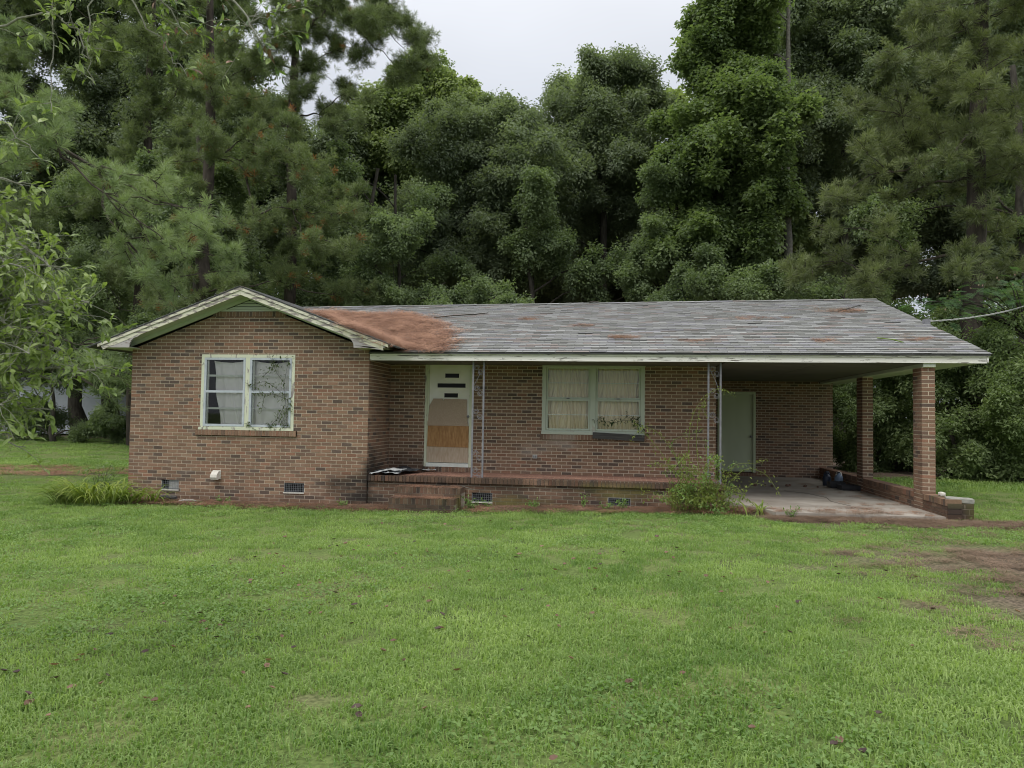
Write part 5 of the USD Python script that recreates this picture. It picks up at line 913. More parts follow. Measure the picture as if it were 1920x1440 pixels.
def frond(g):
    V, F, n = [], [], 0
    for i in range(-9, 10):                            # pinnae along the stalk, leaflets along each pinna
        side = 1 if i > 0 else -1; u = abs(i)/9
        if i == 0: continue
        b = np.array([0.06 + .34*u, 0, .03*u - .10*u*u]); d = np.array([.45, side*.9, -.15]); d /= np.linalg.norm(d); Lp = .15*(1 - .55*abs(u - .4))
        for k in range(7):
            c = b + d*Lp*(k + .5)/7
            for s2 in (-1, 1):
                t = np.array([.8, s2*-.35*side + 0, -.1]) if True else 0; e = np.cross(d, [0, 0, 1.])*s2; e /= np.linalg.norm(e)
                V += [c - d*.0045, c + e*.022 + [0, 0, -.003], c + d*.0045]; F.append([n, n + 1, n + 2]); n += 3
    return np.array(V), np.array(F)
fr = np.array(fr); instancer(mz, 'crown', [('frond', frond(g), M['lf_mimosa'])], fr[:, :3], frames(np.stack([g.normal(0, .3, len(fr)), g.normal(-.25, .3, len(fr)), np.ones(len(fr))], 1), fr[:, 3]), g.uniform(.65, 1.0, len(fr)), np.zeros(len(fr), int))
for (x, z) in [(17.33, 5.0), (17.62, 5.03), (17.86, 5.1), (18.05, 5.12), (18.36, 5.16), (18.55, 5.24), (18.64, 5.23), (18.98, 5.42), (19.02, 5.36), (19.4, 5.5), (17.75, 4.62), (19.35, 5.25), (18.1, 4.85)]:
    s = MB()
    for k in range(26):
        d = pick_dirs(g, 1, .5)[0]; o = np.array((x, 6.85, z)); t_ = np.cross(d, [0, .3, 1]); t_ /= np.linalg.norm(t_); s.add([o - t_*.003, o + t_*.003, o + d*.042], [[0, 1, 2]])
    build(mz, 'blossom', s, M['blossom'])

# ------------------------------------------------------------------ near tree on the left, its boughs inside the frame
nt = thing('pear_tree', 'leafy fruit tree with browning leaves close by at the left edge', 'tree'); g = np.random.default_rng(91)
build(nt, 'trunk', MB().tube([(4.6, -9.6, 0), (4.65, -9.65, 1.2), (4.75, -9.7, 2.4), (5.0, -9.8, 3.4), (5.2, -9.9, 4.4)], [.16, .12, .10, .07, .05], 10), M['bark_light'], smooth=True)
lv = []                                               # leaf positions and directions
mbl = MB()
def bough(pts, r0, nleaf, spread, twig=.22, leafy=(0.25, 1.0)):
    pts = np.array(pts, float); n = len(pts); t = np.linspace(0, n - 1, n*4); P = np.stack([np.interp(t, np.arange(n), pts[:, i]) for i in range(3)], 1); P[1:-1] += g.normal(0, .012, (len(P) - 2, 3))
    mbl.tube(P, r0*np.linspace(1, .3, len(P)), 6, cap=False)
    for _ in range(max(1, nleaf//6)):
        k = g.uniform(*leafy)*(len(P) - 1); a = np.array([np.interp(k, np.arange(len(P)), P[:, i]) for i in range(3)]); d = pick_dirs(g, 1, .1)[0]; e = a + d*twig*g.uniform(.5, 1.3)*spread; q = limb(g, a, e, 4, .1, .2); mbl.tube(q, .0022*np.array([1, .8, .6, .4]), 4, cap=False)
        for m in range(6):
            u = g.uniform(.3, 1.0)*3; lv.append((*[np.interp(u, np.arange(4), q[:, i]) for i in range(3)], *(d*.6 + pick_dirs(g, 1, -.15)[0])))
bough([(4.75, -9.7, 2.4), (5.5, -9.9, 2.75), (6.1, -10.0, 2.75), (6.45, -10.05, 2.55)], .022, 399, 1.25)
bough([(4.7, -9.7, 2.0), (5.5, -9.9, 2.35), (6.2, -10.0, 2.4), (6.66, -10.0, 2.36)], .020, 437, 1.25)
bough([(4.7, -9.7, 1.9), (5.4, -9.9, 2.1), (6.1, -10.0, 2.15), (6.5, -10.0, 2.1)], .018, 437, 1.2)
bough([(4.7, -9.7, 1.8), (5.5, -9.95, 2.0), (6.1, -10.0, 2.0), (6.6, -10.0, 1.98), (6.72, -10, 2.0)], .014, 247, 0.9)
bough([(4.7, -9.7, 1.7), (5.6, -9.95, 1.85), (6.1, -10.0, 1.82), (6.45, -10.0, 1.76)], .012, 209, 0.8)
bough([(4.7, -9.7, 1.6), (5.6, -9.95, 1.72), (6.1, -10.0, 1.65), (6.3, -10.0, 1.55)], .010, 114, 0.8)
bough([(5.0, -9.8, 3.4), (5.8, -9.95, 3.95), (6.3, -10.0, 4.05), (6.5, -10, 3.95), (6.6, -10, 3.75)], .009, 114, 1.0)
bough([(5.2, -9.9, 4.4), (6.0, -10, 4.5), (6.8, -10.0, 4.4), (7.3, -10.0, 4.1)], .016, 228, 1.3)
bough([(5.2, -9.9, 4.4), (6.1, -10, 4.6), (7.0, -10.05, 4.45), (7.5, -10.0, 4.0), (7.62, -10, 3.8)], .014, 247, 1.2)
bough([(6.1, -10, 4.6), (6.9, -10.0, 4.25), (7.2, -10.0, 3.85)], .010, 171, 1.1)
bough([(5.0, -9.8, 3.4), (5.7, -9.9, 3.5), (6.1, -10.0, 3.4), (6.3, -10.0, 3.2)], .007, 76, 0.9)
for z0, xr, nl in ((2.62, 6.25, 230), (2.5, 6.5, 330), (2.28, 6.62, 330), (2.2, 6.35, 330), (2.05, 6.55, 300), (1.9, 6.5, 260), (1.78, 6.35, 220), (1.66, 6.2, 200), (2.4, 6.1, 300), (2.75, 6.1, 220), (2.9, 6.12, 150), (3.0, 6.3, 80), (2.1, 6.0, 260), (1.75, 6.0, 260), (1.6, 5.95, 200)):
    bough([(4.75, -9.75, z0 + .05), (5.5, -9.95, z0 + .18), ((5.5 + xr)/2, -10.05 + g.normal(0, .12), z0 + .14), (xr, -10.1 + g.normal(0, .15), z0)], .012, int(nl*1.35), 1.15)
for pts in ([(6.34, -10.0, 4.3), (6.36, -10, 3.8), (6.38, -10, 3.45)], [(6.62, -10.0, 4.3), (6.58, -10, 3.85), (6.63, -10, 3.6)], [(6.75, -10, 4.2), (7.05, -10, 3.8), (7.2, -10, 3.62)]): bough(pts, .005, 24, .5)
build(nt, 'branches', mbl, M['lichen_twig'], None, 'stuff')
def near_leaf(p, d, s):
    d = d/np.linalg.norm(d); up = np.array([g.normal(0, .5), g.normal(0, .5) - .2, 1.0]); sd = np.cross(d, up); sd /= np.linalg.norm(sd); nn_ = np.cross(sd, d); l, w = s, s*g.uniform(.42, .56)
    st = p + d*.015; mid = [st + d*l*t - nn_*l*.18*t*t for t in (0, .3, .65, 1.0)]; e = nn_*w*.16
    v = [p, mid[0], mid[1] + sd*w*.46 + e, mid[2] + sd*w*.40 + e, mid[3], mid[2] - sd*w*.40 + e, mid[1] - sd*w*.46 + e, mid[1], mid[2]]
    return np.array(v), np.array([[1, 2, 7], [2, 3, 8], [2, 8, 7], [3, 4, 8], [4, 5, 8], [5, 6, 7], [5, 7, 8], [6, 1, 7], [0, 2, 6]])
lv = np.array(lv); NL = [M['lf_near']]
lcol = [M['lf_near'], mat('browned_leaf', {'g': ('geometry', {}), 'n': ('noise_texture', {'scale': 30, 'detail': 3}), 'r': ('rgb_ramp', {'ramp': [(0.3, (0.16, 0.085, 0.06)), (0.7, (0.32, 0.20, 0.14))]}), 'p': ('principled_bsdf', {'roughness': 0.6})}, [('g.position', 'n.vector'), ('n.fac', 'r.fac'), ('r.color', 'p.base_color')]),
        leafmat('fresh_yellow_leaf', (0.15, 0.24, 0.05), (0.24, 0.33, 0.08), .35, .35, .5, 6.0), leafmat('glossy_dark_leaf', (0.07, 0.12, 0.05), (0.16, 0.225, 0.11), .25, .3, .6, 6.0)]
sel = np.argsort(-lv[:, 0])
big = MB()
for c, i in enumerate(sel):
    v, f = near_leaf(lv[i, :3], lv[i, 3:], g.uniform(.036, .060)); hid = lv[i, 0] < 6.0
    if c < 300: k = g.choice(4, p=[.36, .17, .25, .22]); build(nt, 'leaf', (v, f, None), lcol[k])
    else: big.add(v, f)
build(nt, 'foliage', big, M['lf_near'], None, 'stuff')

# ------------------------------------------------------------------ lawn
g = np.random.default_rng(200)
def lawn_cells(x0, x1, y0, y1, d):
    n = int((x1 - x0)*(y1 - y0)*d); x, y = g.uniform(x0, x1, n), g.uniform(y0, y1, n); return x, y
cells = [lawn_cells(-4, 21, -11.2, -0.15, 30), lawn_cells(5, 14, -11.2, -6, 22), lawn_cells(-12, -0.1, -1.5, 10, 12), lawn_cells(15.2, 24, -1.0, 9, 14), lawn_cells(-26, -3, -8, 2, 5), lawn_cells(-40, -1, 8, 28, 3.0)]
x = np.concatenate([c[0] for c in cells]); y = np.concatenate([c[1] for c in cells])
fl = dirt(x, y); inhouse = ((x > -0.08)*(x < 11.5)*(y > -.04)) + ((x > 11.4)*(x < 14.95)*(y > -.97)); cam_near = np.hypot(x - CAM[0], y - CAM[1]) < 2.5
ok = (g.random(len(x)) > fl*1.08)*(~inhouse.astype(bool))*(~cam_near); x, y = x[ok], y[ok]
far = (y > 5) | (x < -6)
gp_ = [('grass_tuft', blades(pg, 100, .30, .018, .052, .0078, 1.15), M['grass']) for _ in range(4)] + [('grass_tuft', blades(pg, 36, .24, .035, .075, .0075, 1.0), M['grass']) for _ in range(2)] + [('clover_patch', leaf_quad(pg, 40, .17, .028, .024, -.1, .12, .1), M['lf_weed']) for _ in range(2)]
leafy = meshkit.fbm(np.stack([x*.5, y*.5, 0*x], 1), 3, 44) + .16*sm(9.5, 5.5, x)*sm(-4, -7.5, y) - .06*sm(9, 11, x)
pk = g.integers(0, 4, len(x)); r_ = g.random(len(x)); pk = np.where(r_ < .10, g.integers(4, 6, len(x)), pk); pk = np.where((leafy > .63 - .16*g.random(len(x)))*(r_ > .5), g.integers(6, 8, len(x)), pk)
z = ground_z(x, y) + np.where(pk > 5, .028, 0)
up = np.stack([g.normal(0, .06, len(x)), g.normal(0, .06, len(x)), np.ones(len(x))], 1)
sc = g.uniform(.8, 1.25, len(x))*np.where(far, 1.7, 1.0)*(1 - .35*dirt(x, y))
p = instancer(W, 'grass', gp_, np.stack([x, y, z], 1), frames(up, g.uniform(0, 6.28, len(x))), sc, pk); tag(p, 'mown green lawn grass with broad-leaved weeds', 'grass')
# dry leaves lying on the lawn
dl = []
for k in range(6):
    gg = np.random.default_rng(300 + k); l, w = .06, .034; c = gg.uniform(.2, .6)
    v = np.array([(-l/2, 0, .008), (-l*.2, w/2, .010 + c*.02), (l*.2, w*.42, .012 + c*.02), (l/2, 0, .016), (l*.2, -w*.42, .010 + .3*c*.02), (-l*.2, -w/2, .006), (-l*.15, 0, .002), (l*.2, 0, .004)])
    dl.append((v, np.array([[0, 1, 6], [1, 2, 7], [1, 7, 6], [2, 3, 7], [3, 4, 7], [4, 5, 6], [4, 6, 7], [5, 0, 6]])))
for k in range(190):
    x0 = g.uniform(5.2, 13); y0 = g.uniform(-10.2, -4) if k % 5 else g.uniform(-6, -1.5)
    if k % 2: x0 = g.uniform(5.0, 9.5)
    v, f = dl[k % 6]; dk = k % 3 == 0; t = thing('fallen_leaf', 'curled dark purplish-brown leaf lying in the lawn grass' if dk else 'curled pale tan leaf lying in the lawn grass', 'leaf', 'dark dead leaves scattered over the lawn' if dk else 'pale dry leaves scattered over the lawn', None, (x0, y0, float(ground_z(x0, y0)) + .028), g.uniform(0, 360), g.uniform(.7, 1.15))
    build(t, 'blade', (v, f, None), M['darkleaf'] if dk else M['deadleaf'])

# ------------------------------------------------------------------ pine straw
st = [('straw_patch', straw_patch(pg, 85, .24), M['straw']) for _ in range(4)]
st2 = [(n_, v_, M['dull_straw']) for n_, v_, _ in st]
def straw(name, label, pts, nrm, sc, kind='stuff', st=st):
    pts = np.array(pts); R = frames(np.broadcast_to(np.array(nrm, float), pts.shape) + g.normal(0, .05, pts.shape), g.uniform(0, 6.28, len(pts)))
    p = instancer(W, name, st, pts, R, g.uniform(.8, 1.2, len(pts))*sc, g.integers(0, 4, len(pts)), kind); tag(p, label, 'pine straw')
rp = Polygon([(1.9, 4.9), (3.3, 4.5), (4.3, 4.4), (4.7, 3.95), (5.05, 3.85), (5.3, 3.2), (5.75, 2.2), (6.05, 1.5), (6.35, .95), (6.3, .25), (6.0, -.02), (5.62, -.06), (5.45, .1), (4.9, .3), (2.6, 3.6), (1.8, 4.5)])
P = []
while len(P) < 620:
    x0, y0 = g.uniform(1.8, 6.5), g.uniform(-.1, 5)
    edge = rp.contains(shapely.Point(x0 + g.normal(0, .16), y0 + g.normal(0, .14)))
    if edge:
        zz = max(float(roof_z(x0, y0)), float(wing_z(x0)) if x0 < 5.56 else 0); P.append((x0, y0, zz + .012 + .035*g.random()))
for k in range(190):                                  # on the wing slope beside the rake
    yy_ = g.uniform(-.36, 1.2)**1.0; x0 = g.uniform(3.7, 5.5) if yy_ > -.1 else g.uniform(4.4, 5.5); P.append((x0, yy_, float(wing_z(x0)) + .012 + .03*g.random()))
straw('roof_pine_straw', 'thick rust-brown drift of pine straw in the roof valley', P, (.1, -.28, 1), 1.0)
for k, (cx, cy, rx, ry, n, lab) in enumerate([(9.64, 1.3, .28, .16, 16, 'small rust patch of pine straw low on the roof, right of centre'), (14.5, 4.2, .55, .3, 26, 'pine straw clump high on the roof near the right end'), (12.3, 3.35, 1.1, .22, 14, 'thin brownish straw streak in the middle of the right roof half'), (10.95, 1.0, .45, .12, 10, 'thin straw streak low on the roof above the porch window'), (7.4, 3.5, .4, .2, 12, 'thin straw smear right of the big drift'), (13.2, 1.0, .4, .12, 8, 'thin straw streak low on the roof above the carport'), (15.0, 1.2, .35, .3, 12, 'thin straw scatter near the lower right roof corner'), (8.8, 2.6, .5, .2, 9, 'thin straw scatter in the middle of the roof')]):
    q = np.stack([cx + g.normal(0, rx*.5, n), cy + g.normal(0, ry*.5, n)], 1); straw('roof_straw_patch', lab, [(a, b, float(roof_z(a, b)) + .012) for a, b in q], (0, -.3, 1), .65 if n > 15 else .5, st=st[:2] + st2[:2])
n = 1500; x = g.uniform(.4, 13.8, n); y = -g.random(n)**1.3*.75; ok = (g.random(n) < .25 + .75*sm(-.7, -.2, y))*(~((x > 5.5)*(x < 6.8)*(y > -.85))); x, y = x[ok], y[ok]
straw('pine_straw_bed', 'reddish pine straw strip along the foot of the house', np.stack([x, y, ground_z(x, y) + .008 + .02*g.random(len(x))], 1), (0, 0, 1), .8, st=st[:2] + st2[:2])
n = 420; x = g.uniform(11.9, 16.2, n); y = -1.25 - .06*(x - 12) + g.normal(0, .22, n) ; ok = ~((x > 14.6)*(y > -.97)*(x < 15.1)); x, y = x[ok], y[ok]
straw('driveway_straw', 'pine straw and dirt washed along the front of the carport floor', np.stack([x, y, np.maximum(ground_z(x, y), np.where((y > -.93)*(x < 14.7), .268, 0)) + .006], 1), (0, 0, 1), .75, st=st2)
n = 330; x = 14.5 + g.normal(0, 1.1, n); y = -5.2 + g.normal(0, 1.3, n); straw('bare_patch_straw', 'scattered straw on the bare patch of the lawn', np.stack([x, y, ground_z(x, y) + .012], 1), (0, 0, 1), .7, st=st2)
n = 500; x = g.uniform(-12, -.2, n); y = g.uniform(3.5, 8, n); ok = dirt(x, y) > .25; x, y = x[ok], y[ok]; straw('side_yard_straw', 'rusty band of pine straw across the side yard', np.stack([x, y, ground_z(x, y) + .012], 1), (0, 0, 1), 1.1)
n = 90; x = g.uniform(5.6, 6.7, n); k = g.random(n) < .5; y = np.where(k, g.uniform(-.78, -.46, n), g.uniform(-.42, -.05, n)); straw('step_straw', 'pine straw caught on the porch steps', np.stack([x, y, np.where(k, .288, .448)], 1), (0, 0, 1), .35)
n = 110; x = np.concatenate([g.uniform(13.6, 14.66, 60), g.uniform(11.8, 14.5, 50)]); y = np.concatenate([g.uniform(-.8, 5.5, 60), g.uniform(-.9, -.4, 50)]); straw('carport_straw', 'pine straw blown along the carport kerb wall', np.stack([x, y, 0*x + .269], 1), (0, 0, 1), .4)

# ------------------------------------------------------------------ plants by the house
g = np.random.default_rng(400)
def strap(b, az, L_, w, rise, seg=7, curl=1.0):
    """one arching strap leaf"""
    t = np.linspace(0, 1, seg); el = rise - (rise + .9*curl)*t**1.3; d = np.stack([np.cos(az)*np.cos(el), np.sin(az)*np.cos(el), np.sin(el)], 1); p = np.array(b) + np.vstack([[0, 0, 0], np.cumsum(d[:-1]*L_/(seg - 1), 0)])
    s = np.array([-math.sin(az), math.cos(az), 0])*w/2; k = np.minimum(1, np.minimum(.5 + 3*t, 1.6*(1 - t) + .03))[:, None]
    v = np.empty((seg*3, 3)); v[0::3] = p - s*k; v[1::3] = p - np.array([0, 0, .18*w])*k; v[2::3] = p + s*k
    f = [[3*i + a, 3*i + a + 1, 3*i + a + 4, 3*i + a + 3] for i in range(seg - 1) for a in (0, 1)]; return v, f
def strap_clump(name, label, spots, cat='plant', m=None, lo=.5, hi=1.0):
    T = thing(name, label, cat); n = 0; rest_ = MB()
    for (x, y, k, L0, az0, azs) in spots:
        for i in range(k):
            b = (x + g.normal(0, .09), y + g.normal(0, .07), float(ground_z(x, y))); v, f = strap(b, g.normal(az0, azs), L0*g.uniform(lo, hi), g.uniform(.026, .040), g.uniform(.75, 1.35), 7, g.uniform(.9, 1.6))
            if n < 220: build(T, 'leaf', MB().add(v, f), m or M['clump']); n += 1
            else: rest_.add(v, f)
    if rest_.v: build(T, 'foliage', rest_, m or M['clump'], None, 'stuff')
    return T
strap_clump('lily_clump', 'yellow-green clump of arching strap leaves at the left corner of the house', [(-.62, -.95, 50, .95, math.pi, .9), (-.35, -.98, 62, 1.1, math.pi*1.05, 1.0), (-.05, -1.0, 62, 1.1, -1.8, 1.3), (.2, -.8, 56, 1.1, 1.2, 1.7), (.45, -.65, 40, .95, .2, 1.2), (.8, -.45, 14, .7, .1, 1.0)])
def leafy_weed(name, label, x, y, n, h, r, cat='weed', m='lf_weed', ls=.055, z=None, group=None):
    T = thing(name, label, cat, group); z0 = float(ground_z(x, y)) if z is None else z; mb, V = MB(), MB()
    for i in range(n):
        a = g.uniform(0, 6.28); rr = r*g.uniform(.3, 1); hh = h*g.uniform(.45, 1); q = limb(g, (x, y, z0), (x + math.cos(a)*rr, y + math.sin(a)*rr*.6, z0 + hh), 4, .2, .2); mb.tube(q, [.004, .003, .0025, .0015], 4, cap=False)
        for t in (1.2, 1.8, 2.4, 2.9):
            p = np.array([np.interp(t, np.arange(4), q[:, j]) for j in range(3)]); d = pick_dirs(g, 1, .15)[0]; v, f = near_leaf(p, d, ls*g.uniform(.7, 1.3)); V.add(v, f)
    build(T, 'stem', mb, M['bark_dark'] if m != 'lf_weed' else M['lf_weed']); build(T, 'foliage', V, M[m], None, 'stuff'); return T
for i, (x, y, n, h, r, lab) in enumerate([(6.95, -.42, 16, .34, .20, 'bright leafy weed right beside the porch steps'), (7.2, -.15, 9, .2, .15, 'weed growing across the vent right of the steps'), (8.05, -.2, 14, .25, .22, 'low weed at the porch base under the window, nearer the steps'), (8.95, -.18, 8, .36, .10, 'thin tall weed at the porch base left of the right-hand vent'), (9.35, -.3, 10, .18, .18, 'weed left of the right-hand porch vent'), (9.62, -.28, 13, .26, .18, 'weed in front of the right-hand porch vent'), (2.1, -.18, 9, .16, .2, 'grassy weed at the wall foot under the dryer hood'), (4.55, -.3, 12, .16, .22, 'weed at the right corner of the gable wall'), (12.3, -1.15, 10, .3, .2, 'weed right of the overgrown bush on the straw'), (11.2, -1.0, 9, .22, .2, 'small weed in the straw in front of the bush'), (15.6, 2.5, 8, .35, .25, 'tall weed outside the low carport wall')]):
    leafy_weed('weed', lab, x, y, n, h*.8, r*.85, ls=.045)
leafy_weed('sapling', 'dark leafy sapling behind the strap-leaved clump', -.45, -.2, 22, .75, .5, 'plant', 'lf_shrub', .08)
# overgrown bush at the porch end
ob = thing('overgrown_bush', 'sprawling rose-like bush with yellow-green canes over the porch end', 'bush'); bz = float(ground_z(11, -.3))
mb, V, VY = MB(), MB(), MB()
def cane(pts, r0, n, ls, tgt):
    pts = np.array(pts, float); k = len(pts); t = np.linspace(0, k - 1, k*5); P = np.stack([np.interp(t, np.arange(k), pts[:, i]) for i in range(3)], 1)
    P = np.stack([np.convolve(np.pad(P[:, i], 2, 'edge'), np.ones(5)/5, 'valid') for i in range(3)], 1); mb.tube(P, r0*np.linspace(1, .35, len(P)), 5, cap=False)
    for _ in range(n):
        u = g.uniform(.12, 1)*(len(P) - 1); p = np.array([np.interp(u, np.arange(len(P)), P[:, i]) for i in range(3)]) + g.normal(0, .03, 3); v, f = near_leaf(p, pick_dirs(g, 1, .1)[0], ls*g.uniform(.6, 1.3)); tgt.add(v, f)
for i in range(92):                                   # dense lower body
    x0, y0 = g.uniform(10.45, 11.5), g.uniform(-.75, -.1); a = g.uniform(-1, 1); hh = g.uniform(.25, 1.05) if i % 2 else g.uniform(.2, .6)*(1 - .3*abs(x0 - 11)/.7); cane([(x0, y0, bz), (x0 + .1*a, y0 - .03, bz + hh*.6), (x0 + .35*a, y0 - g.uniform(-.05, .25), bz + hh), (x0 + .6*a, y0 - .1, bz + hh*g.uniform(.75, 1.02))],   .004, 30, .044, V if i % 3 == 0 else VY)
for pts, n, y_ in (([(11.0, -.15, .5), (10.9, -.1, 1.3), (10.95, -.08, 1.9), (11.15, -.05, 2.25), (11.4, -.05, 2.3), (11.55, -.05, 2.15)], 75, 1), ([(10.9, -.2, .5), (10.75, -.2, 1.1), (10.8, -.2, 1.75), (10.98, -.15, 2.1), (11.1, -.15, 1.75)], 40, 1), ([(10.8, -.2, .5), (10.5, -.25, 1.2), (10.2, -.3, 1.55), (9.95, -.3, 1.62), (9.75, -.3, 1.3)], 55, 1), ([(10.7, -.3, .5), (10.35, -.35, 1.1), (10.0, -.35, 1.5), (9.8, -.35, 1.72)], 45, 1), ([(10.7, -.1, .5), (10.6, -.1, 1.0), (10.45, -.15, 1.35), (10.75, -.15, 1.48), (11.0, -.15, 1.55)], 45, 0), ([(11.3, -.3, .5), (11.7, -.35, .95), (12.05, -.4, .85), (12.25, -.45, .5)], 45, 1), ([(11.3, -.2, .4), (11.5, -.3, 1.0), (11.9, -.3, 1.0), (12.1, -.3, 1.1)], 30, 1), ([(11.2, -.45, .3), (11.5, -.6, .55), (11.8, -.7, .35), (11.95, -.75, .15)], 30, 1), ([(10.9, -.4, .4), (10.6, -.5, .8), (10.3, -.5, 1.0), (10.15, -.5, .9)], 40, 1), ([(11.05, -.1, .5), (11.1, -.1, 1.1), (11.05, -.1, 1.4)], 30, 0)): cane(pts, .006, n, .040, VY if y_ else V)
build(ob, 'cane', mb, M['lf_vine']); build(ob, 'foliage', V, M['lf_weed'], None, 'stuff'); build(ob, 'young_foliage', VY, M['lf_vine'], None, 'stuff')
strap_clump('strap_leaf_plant', 'few pale broad strap leaves sprouting right of the overgrown bush', [(11.85, -.75, 9, .62, 1.2, 1.3)], 'plant', M['clump'], .6, 1.0)
# vine in front of the gable window and sprig over the porch window
def vine(name, label, canes, ls, m, y):
    T = thing(name, label, 'vine'); mb2, V2 = MB(), MB()
    for pts, n in canes:
        P = np.array([(a, y + g.normal(0, .008), b) for a, b in pts]); t = np.linspace(0, len(P) - 1, len(P)*4); P = np.stack([np.interp(t, np.arange(len(P)), P[:, i]) for i in range(3)], 1); mb2.tube(P, np.linspace(.0045, .002, len(P)), 4, cap=False)
        for _ in range(n):
            u = g.uniform(0, 1)*(len(P) - 1); p = np.array([np.interp(u, np.arange(len(P)), P[:, i]) for i in range(3)]) + np.array([g.normal(0, .035), 0, g.normal(0, .035)]); d = pick_dirs(g, 1, -.1)[0]*np.array([1, .35, 1]); d[1] = -abs(d[1]); v, f = near_leaf(p, d, ls*g.uniform(.6, 1.25)); V2.add(v, f)
    build(T, 'stem', mb2, M['bark_dark']); build(T, 'foliage', V2, m, None, 'stuff')
vine('window_vine', 'climbing vine with green and brown leaves over the right half of the gable window', [([(3.28, 1.46), (3.27, 1.8), (3.22, 2.05), (3.2, 2.3), (3.25, 2.6), (3.28, 2.75)], 48), ([(3.2, 2.1), (3.0, 2.25), (2.8, 2.35), (2.62, 2.3), (2.5, 2.22)], 36), ([(3.22, 2.3), (3.05, 2.5), (2.95, 2.7), (2.9, 2.84)], 26), ([(2.75, 2.42), (2.98, 2.62), (3.15, 2.74)], 34), ([(3.28, 2.0), (3.0, 2.1), (2.75, 2.12), (2.58, 2.1)], 34), ([(3.2, 1.85), (3.1, 1.65), (2.95, 1.5), (2.85, 1.45)], 45), ([(3.3, 1.5), (3.15, 1.5), (3.25, 1.75), (3.3, 1.95)], 44), ([(2.8, 2.08), (2.78, 1.9), (2.75, 1.75)], 16), ([(2.48, 1.55), (2.55, 1.48), (2.62, 1.44)], 12)], .052, M['lf_vinew'], -.028)
vine('leafy_sprig', 'dark green sprig crossing the lower right porch window pane', [([(10.08, 1.42), (9.96, 1.60), (9.86, 1.70), (9.68, 1.70), (9.5, 1.66), (9.36, 1.66), (9.2, 1.70), (9.12, 1.73)], 95), ([(9.86, 1.70), (9.80, 1.78), (9.70, 1.80)], 22)], .055, leafmat('dark_sprig_leaf', (0.02, 0.04, 0.015), (0.05, 0.085, 0.03)), DX - .06)

# ------------------------------------------------------------------ loose things
solo('weathered_board', MB().obox((9.55, DX - .052, 1.375), (.505, 0, -.022), (0, .012, 0), (.003, 0, .062)), M['char_wood'], 'dark weathered plank propped across the right half of the porch window sill', 'board')
# jugs and trays in the carport
def lathe(cx, cy, prof, sides=18, sx=1.0, sy=.8):
    a = np.arange(sides)*2*np.pi/sides; v = np.array([[cx + r*math.cos(t)*sx, cy + r*math.sin(t)*sy, z] for r, z in prof for t in a]); n = len(prof)
    f = [[i*sides + j, i*sides + (j + 1) % sides, (i + 1)*sides + (j + 1) % sides, (i + 1)*sides + j] for i in range(n - 1) for j in range(sides)]; return v, f
def jug(name, label, x, y, h, r, m, mh):
    T = thing(name, label, 'jug'); z = .266; v, f = lathe(x, y, [(0, z), (r*.92, z), (r, z + .03), (r, z + h*.62), (r*.88, z + h*.74), (r*.5, z + h*.86), (r*.3, z + h*.9), (r*.3, z + h), (0, z + h)]); build(T, 'body', MB().add(v, f), m, smooth=40)
    t = np.linspace(0, math.pi, 9); build(T, 'handle', MB().tube([(x + r*.62*math.cos(q), y, z + h*.80 + h*.26*math.sin(q)) for q in t], .016, 7), mh, smooth=True)
    build(T, 'cap', MB().add(*lathe(x - r*.1, y - .02, [(0, z + h), (r*.34, z + h), (r*.34, z + h + .02), (0, z + h + .022)])), M['black_plastic'])
jug('plastic_jug', 'dark navy plastic jug standing left of the pale blue one in the carport', 14.28, 4.55, (.30), .095, M['navy_plastic'], M['navy_plastic'])
jug('watering_jug', 'pale blue plastic jug with looped white handle behind the black trays', 14.50, 4.40, (.31), .095, M['blue_plastic'], M['white_plastic'])
t_ = thing('black_tray', 'low black plastic tray against the carport pillar, the right one', 'tray')
build(t_, 'base', MB().box(14.30, 14.66, 3.38, 3.78, .266, .30), M['black_plastic']); build(t_, 'rim', frame_boxes(14.29, 14.67, 0, 0, 0, 0, 0) if False else MB().box(14.29, 14.31, 3.37, 3.79, .3, .37).box(14.65, 14.67, 3.37, 3.79, .3, .37).box(14.31, 14.65, 3.37, 3.39, .3, .37).box(14.31, 14.65, 3.77, 3.79, .3, .37), M['black_plastic'])
t_ = thing('black_tray', 'dark crate in front of the jugs, left of the low tray', 'crate')
build(t_, 'base', MB().box(14.20, 14.50, 3.9, 4.2, .266, .285), M['black_plastic']); build(t_, 'side', MB().box(14.19, 14.21, 3.89, 4.21, .285, .40).box(14.49, 14.51, 3.89, 4.21, .285, .40).box(14.21, 14.49, 3.89, 3.91, .285, .40).box(14.21, 14.49, 4.19, 4.21, .285, .4), M['black_plastic'])
def rough_block(name, label, cen, half, rz, tilt, m, cat, seed, sub=3):
    b = trimesh.creation.box([2*h for h in half]); 
    for _ in range(sub): b = b.subdivide()
    v = np.array(b.vertices); s = np.array(half); k = np.abs(v)/s; e = (k > .97).sum(1) >= 2; v = np.where(e[:, None], v*(1 - .012/s*.6), v) + (meshkit.fbm(v*14 + seed, 3, seed)[:, None] - .5)*.014*np.sign(v)
    R = trimesh.transformations.euler_matrix(tilt[0], tilt[1], rz)[:3, :3]; return solo(name, ((v @ R.T + cen), np.array(b.faces), None), m, label, cat)
rough_block('concrete_slab_block', 'grey concrete block resting tilted on the end pier of the low wall', (14.95, -.74, .524), (.195, .13, .040), -.25, (0.01, 0.03, 0), M['stone'], 'block', 3)
rough_block('white_block', 'small white block on top of the low wall beside the front pillar', (14.86, -.30, .575), (.045, .05, .033), .2, (0, 0, 0), M['white_plastic'], 'block', 4, 2)
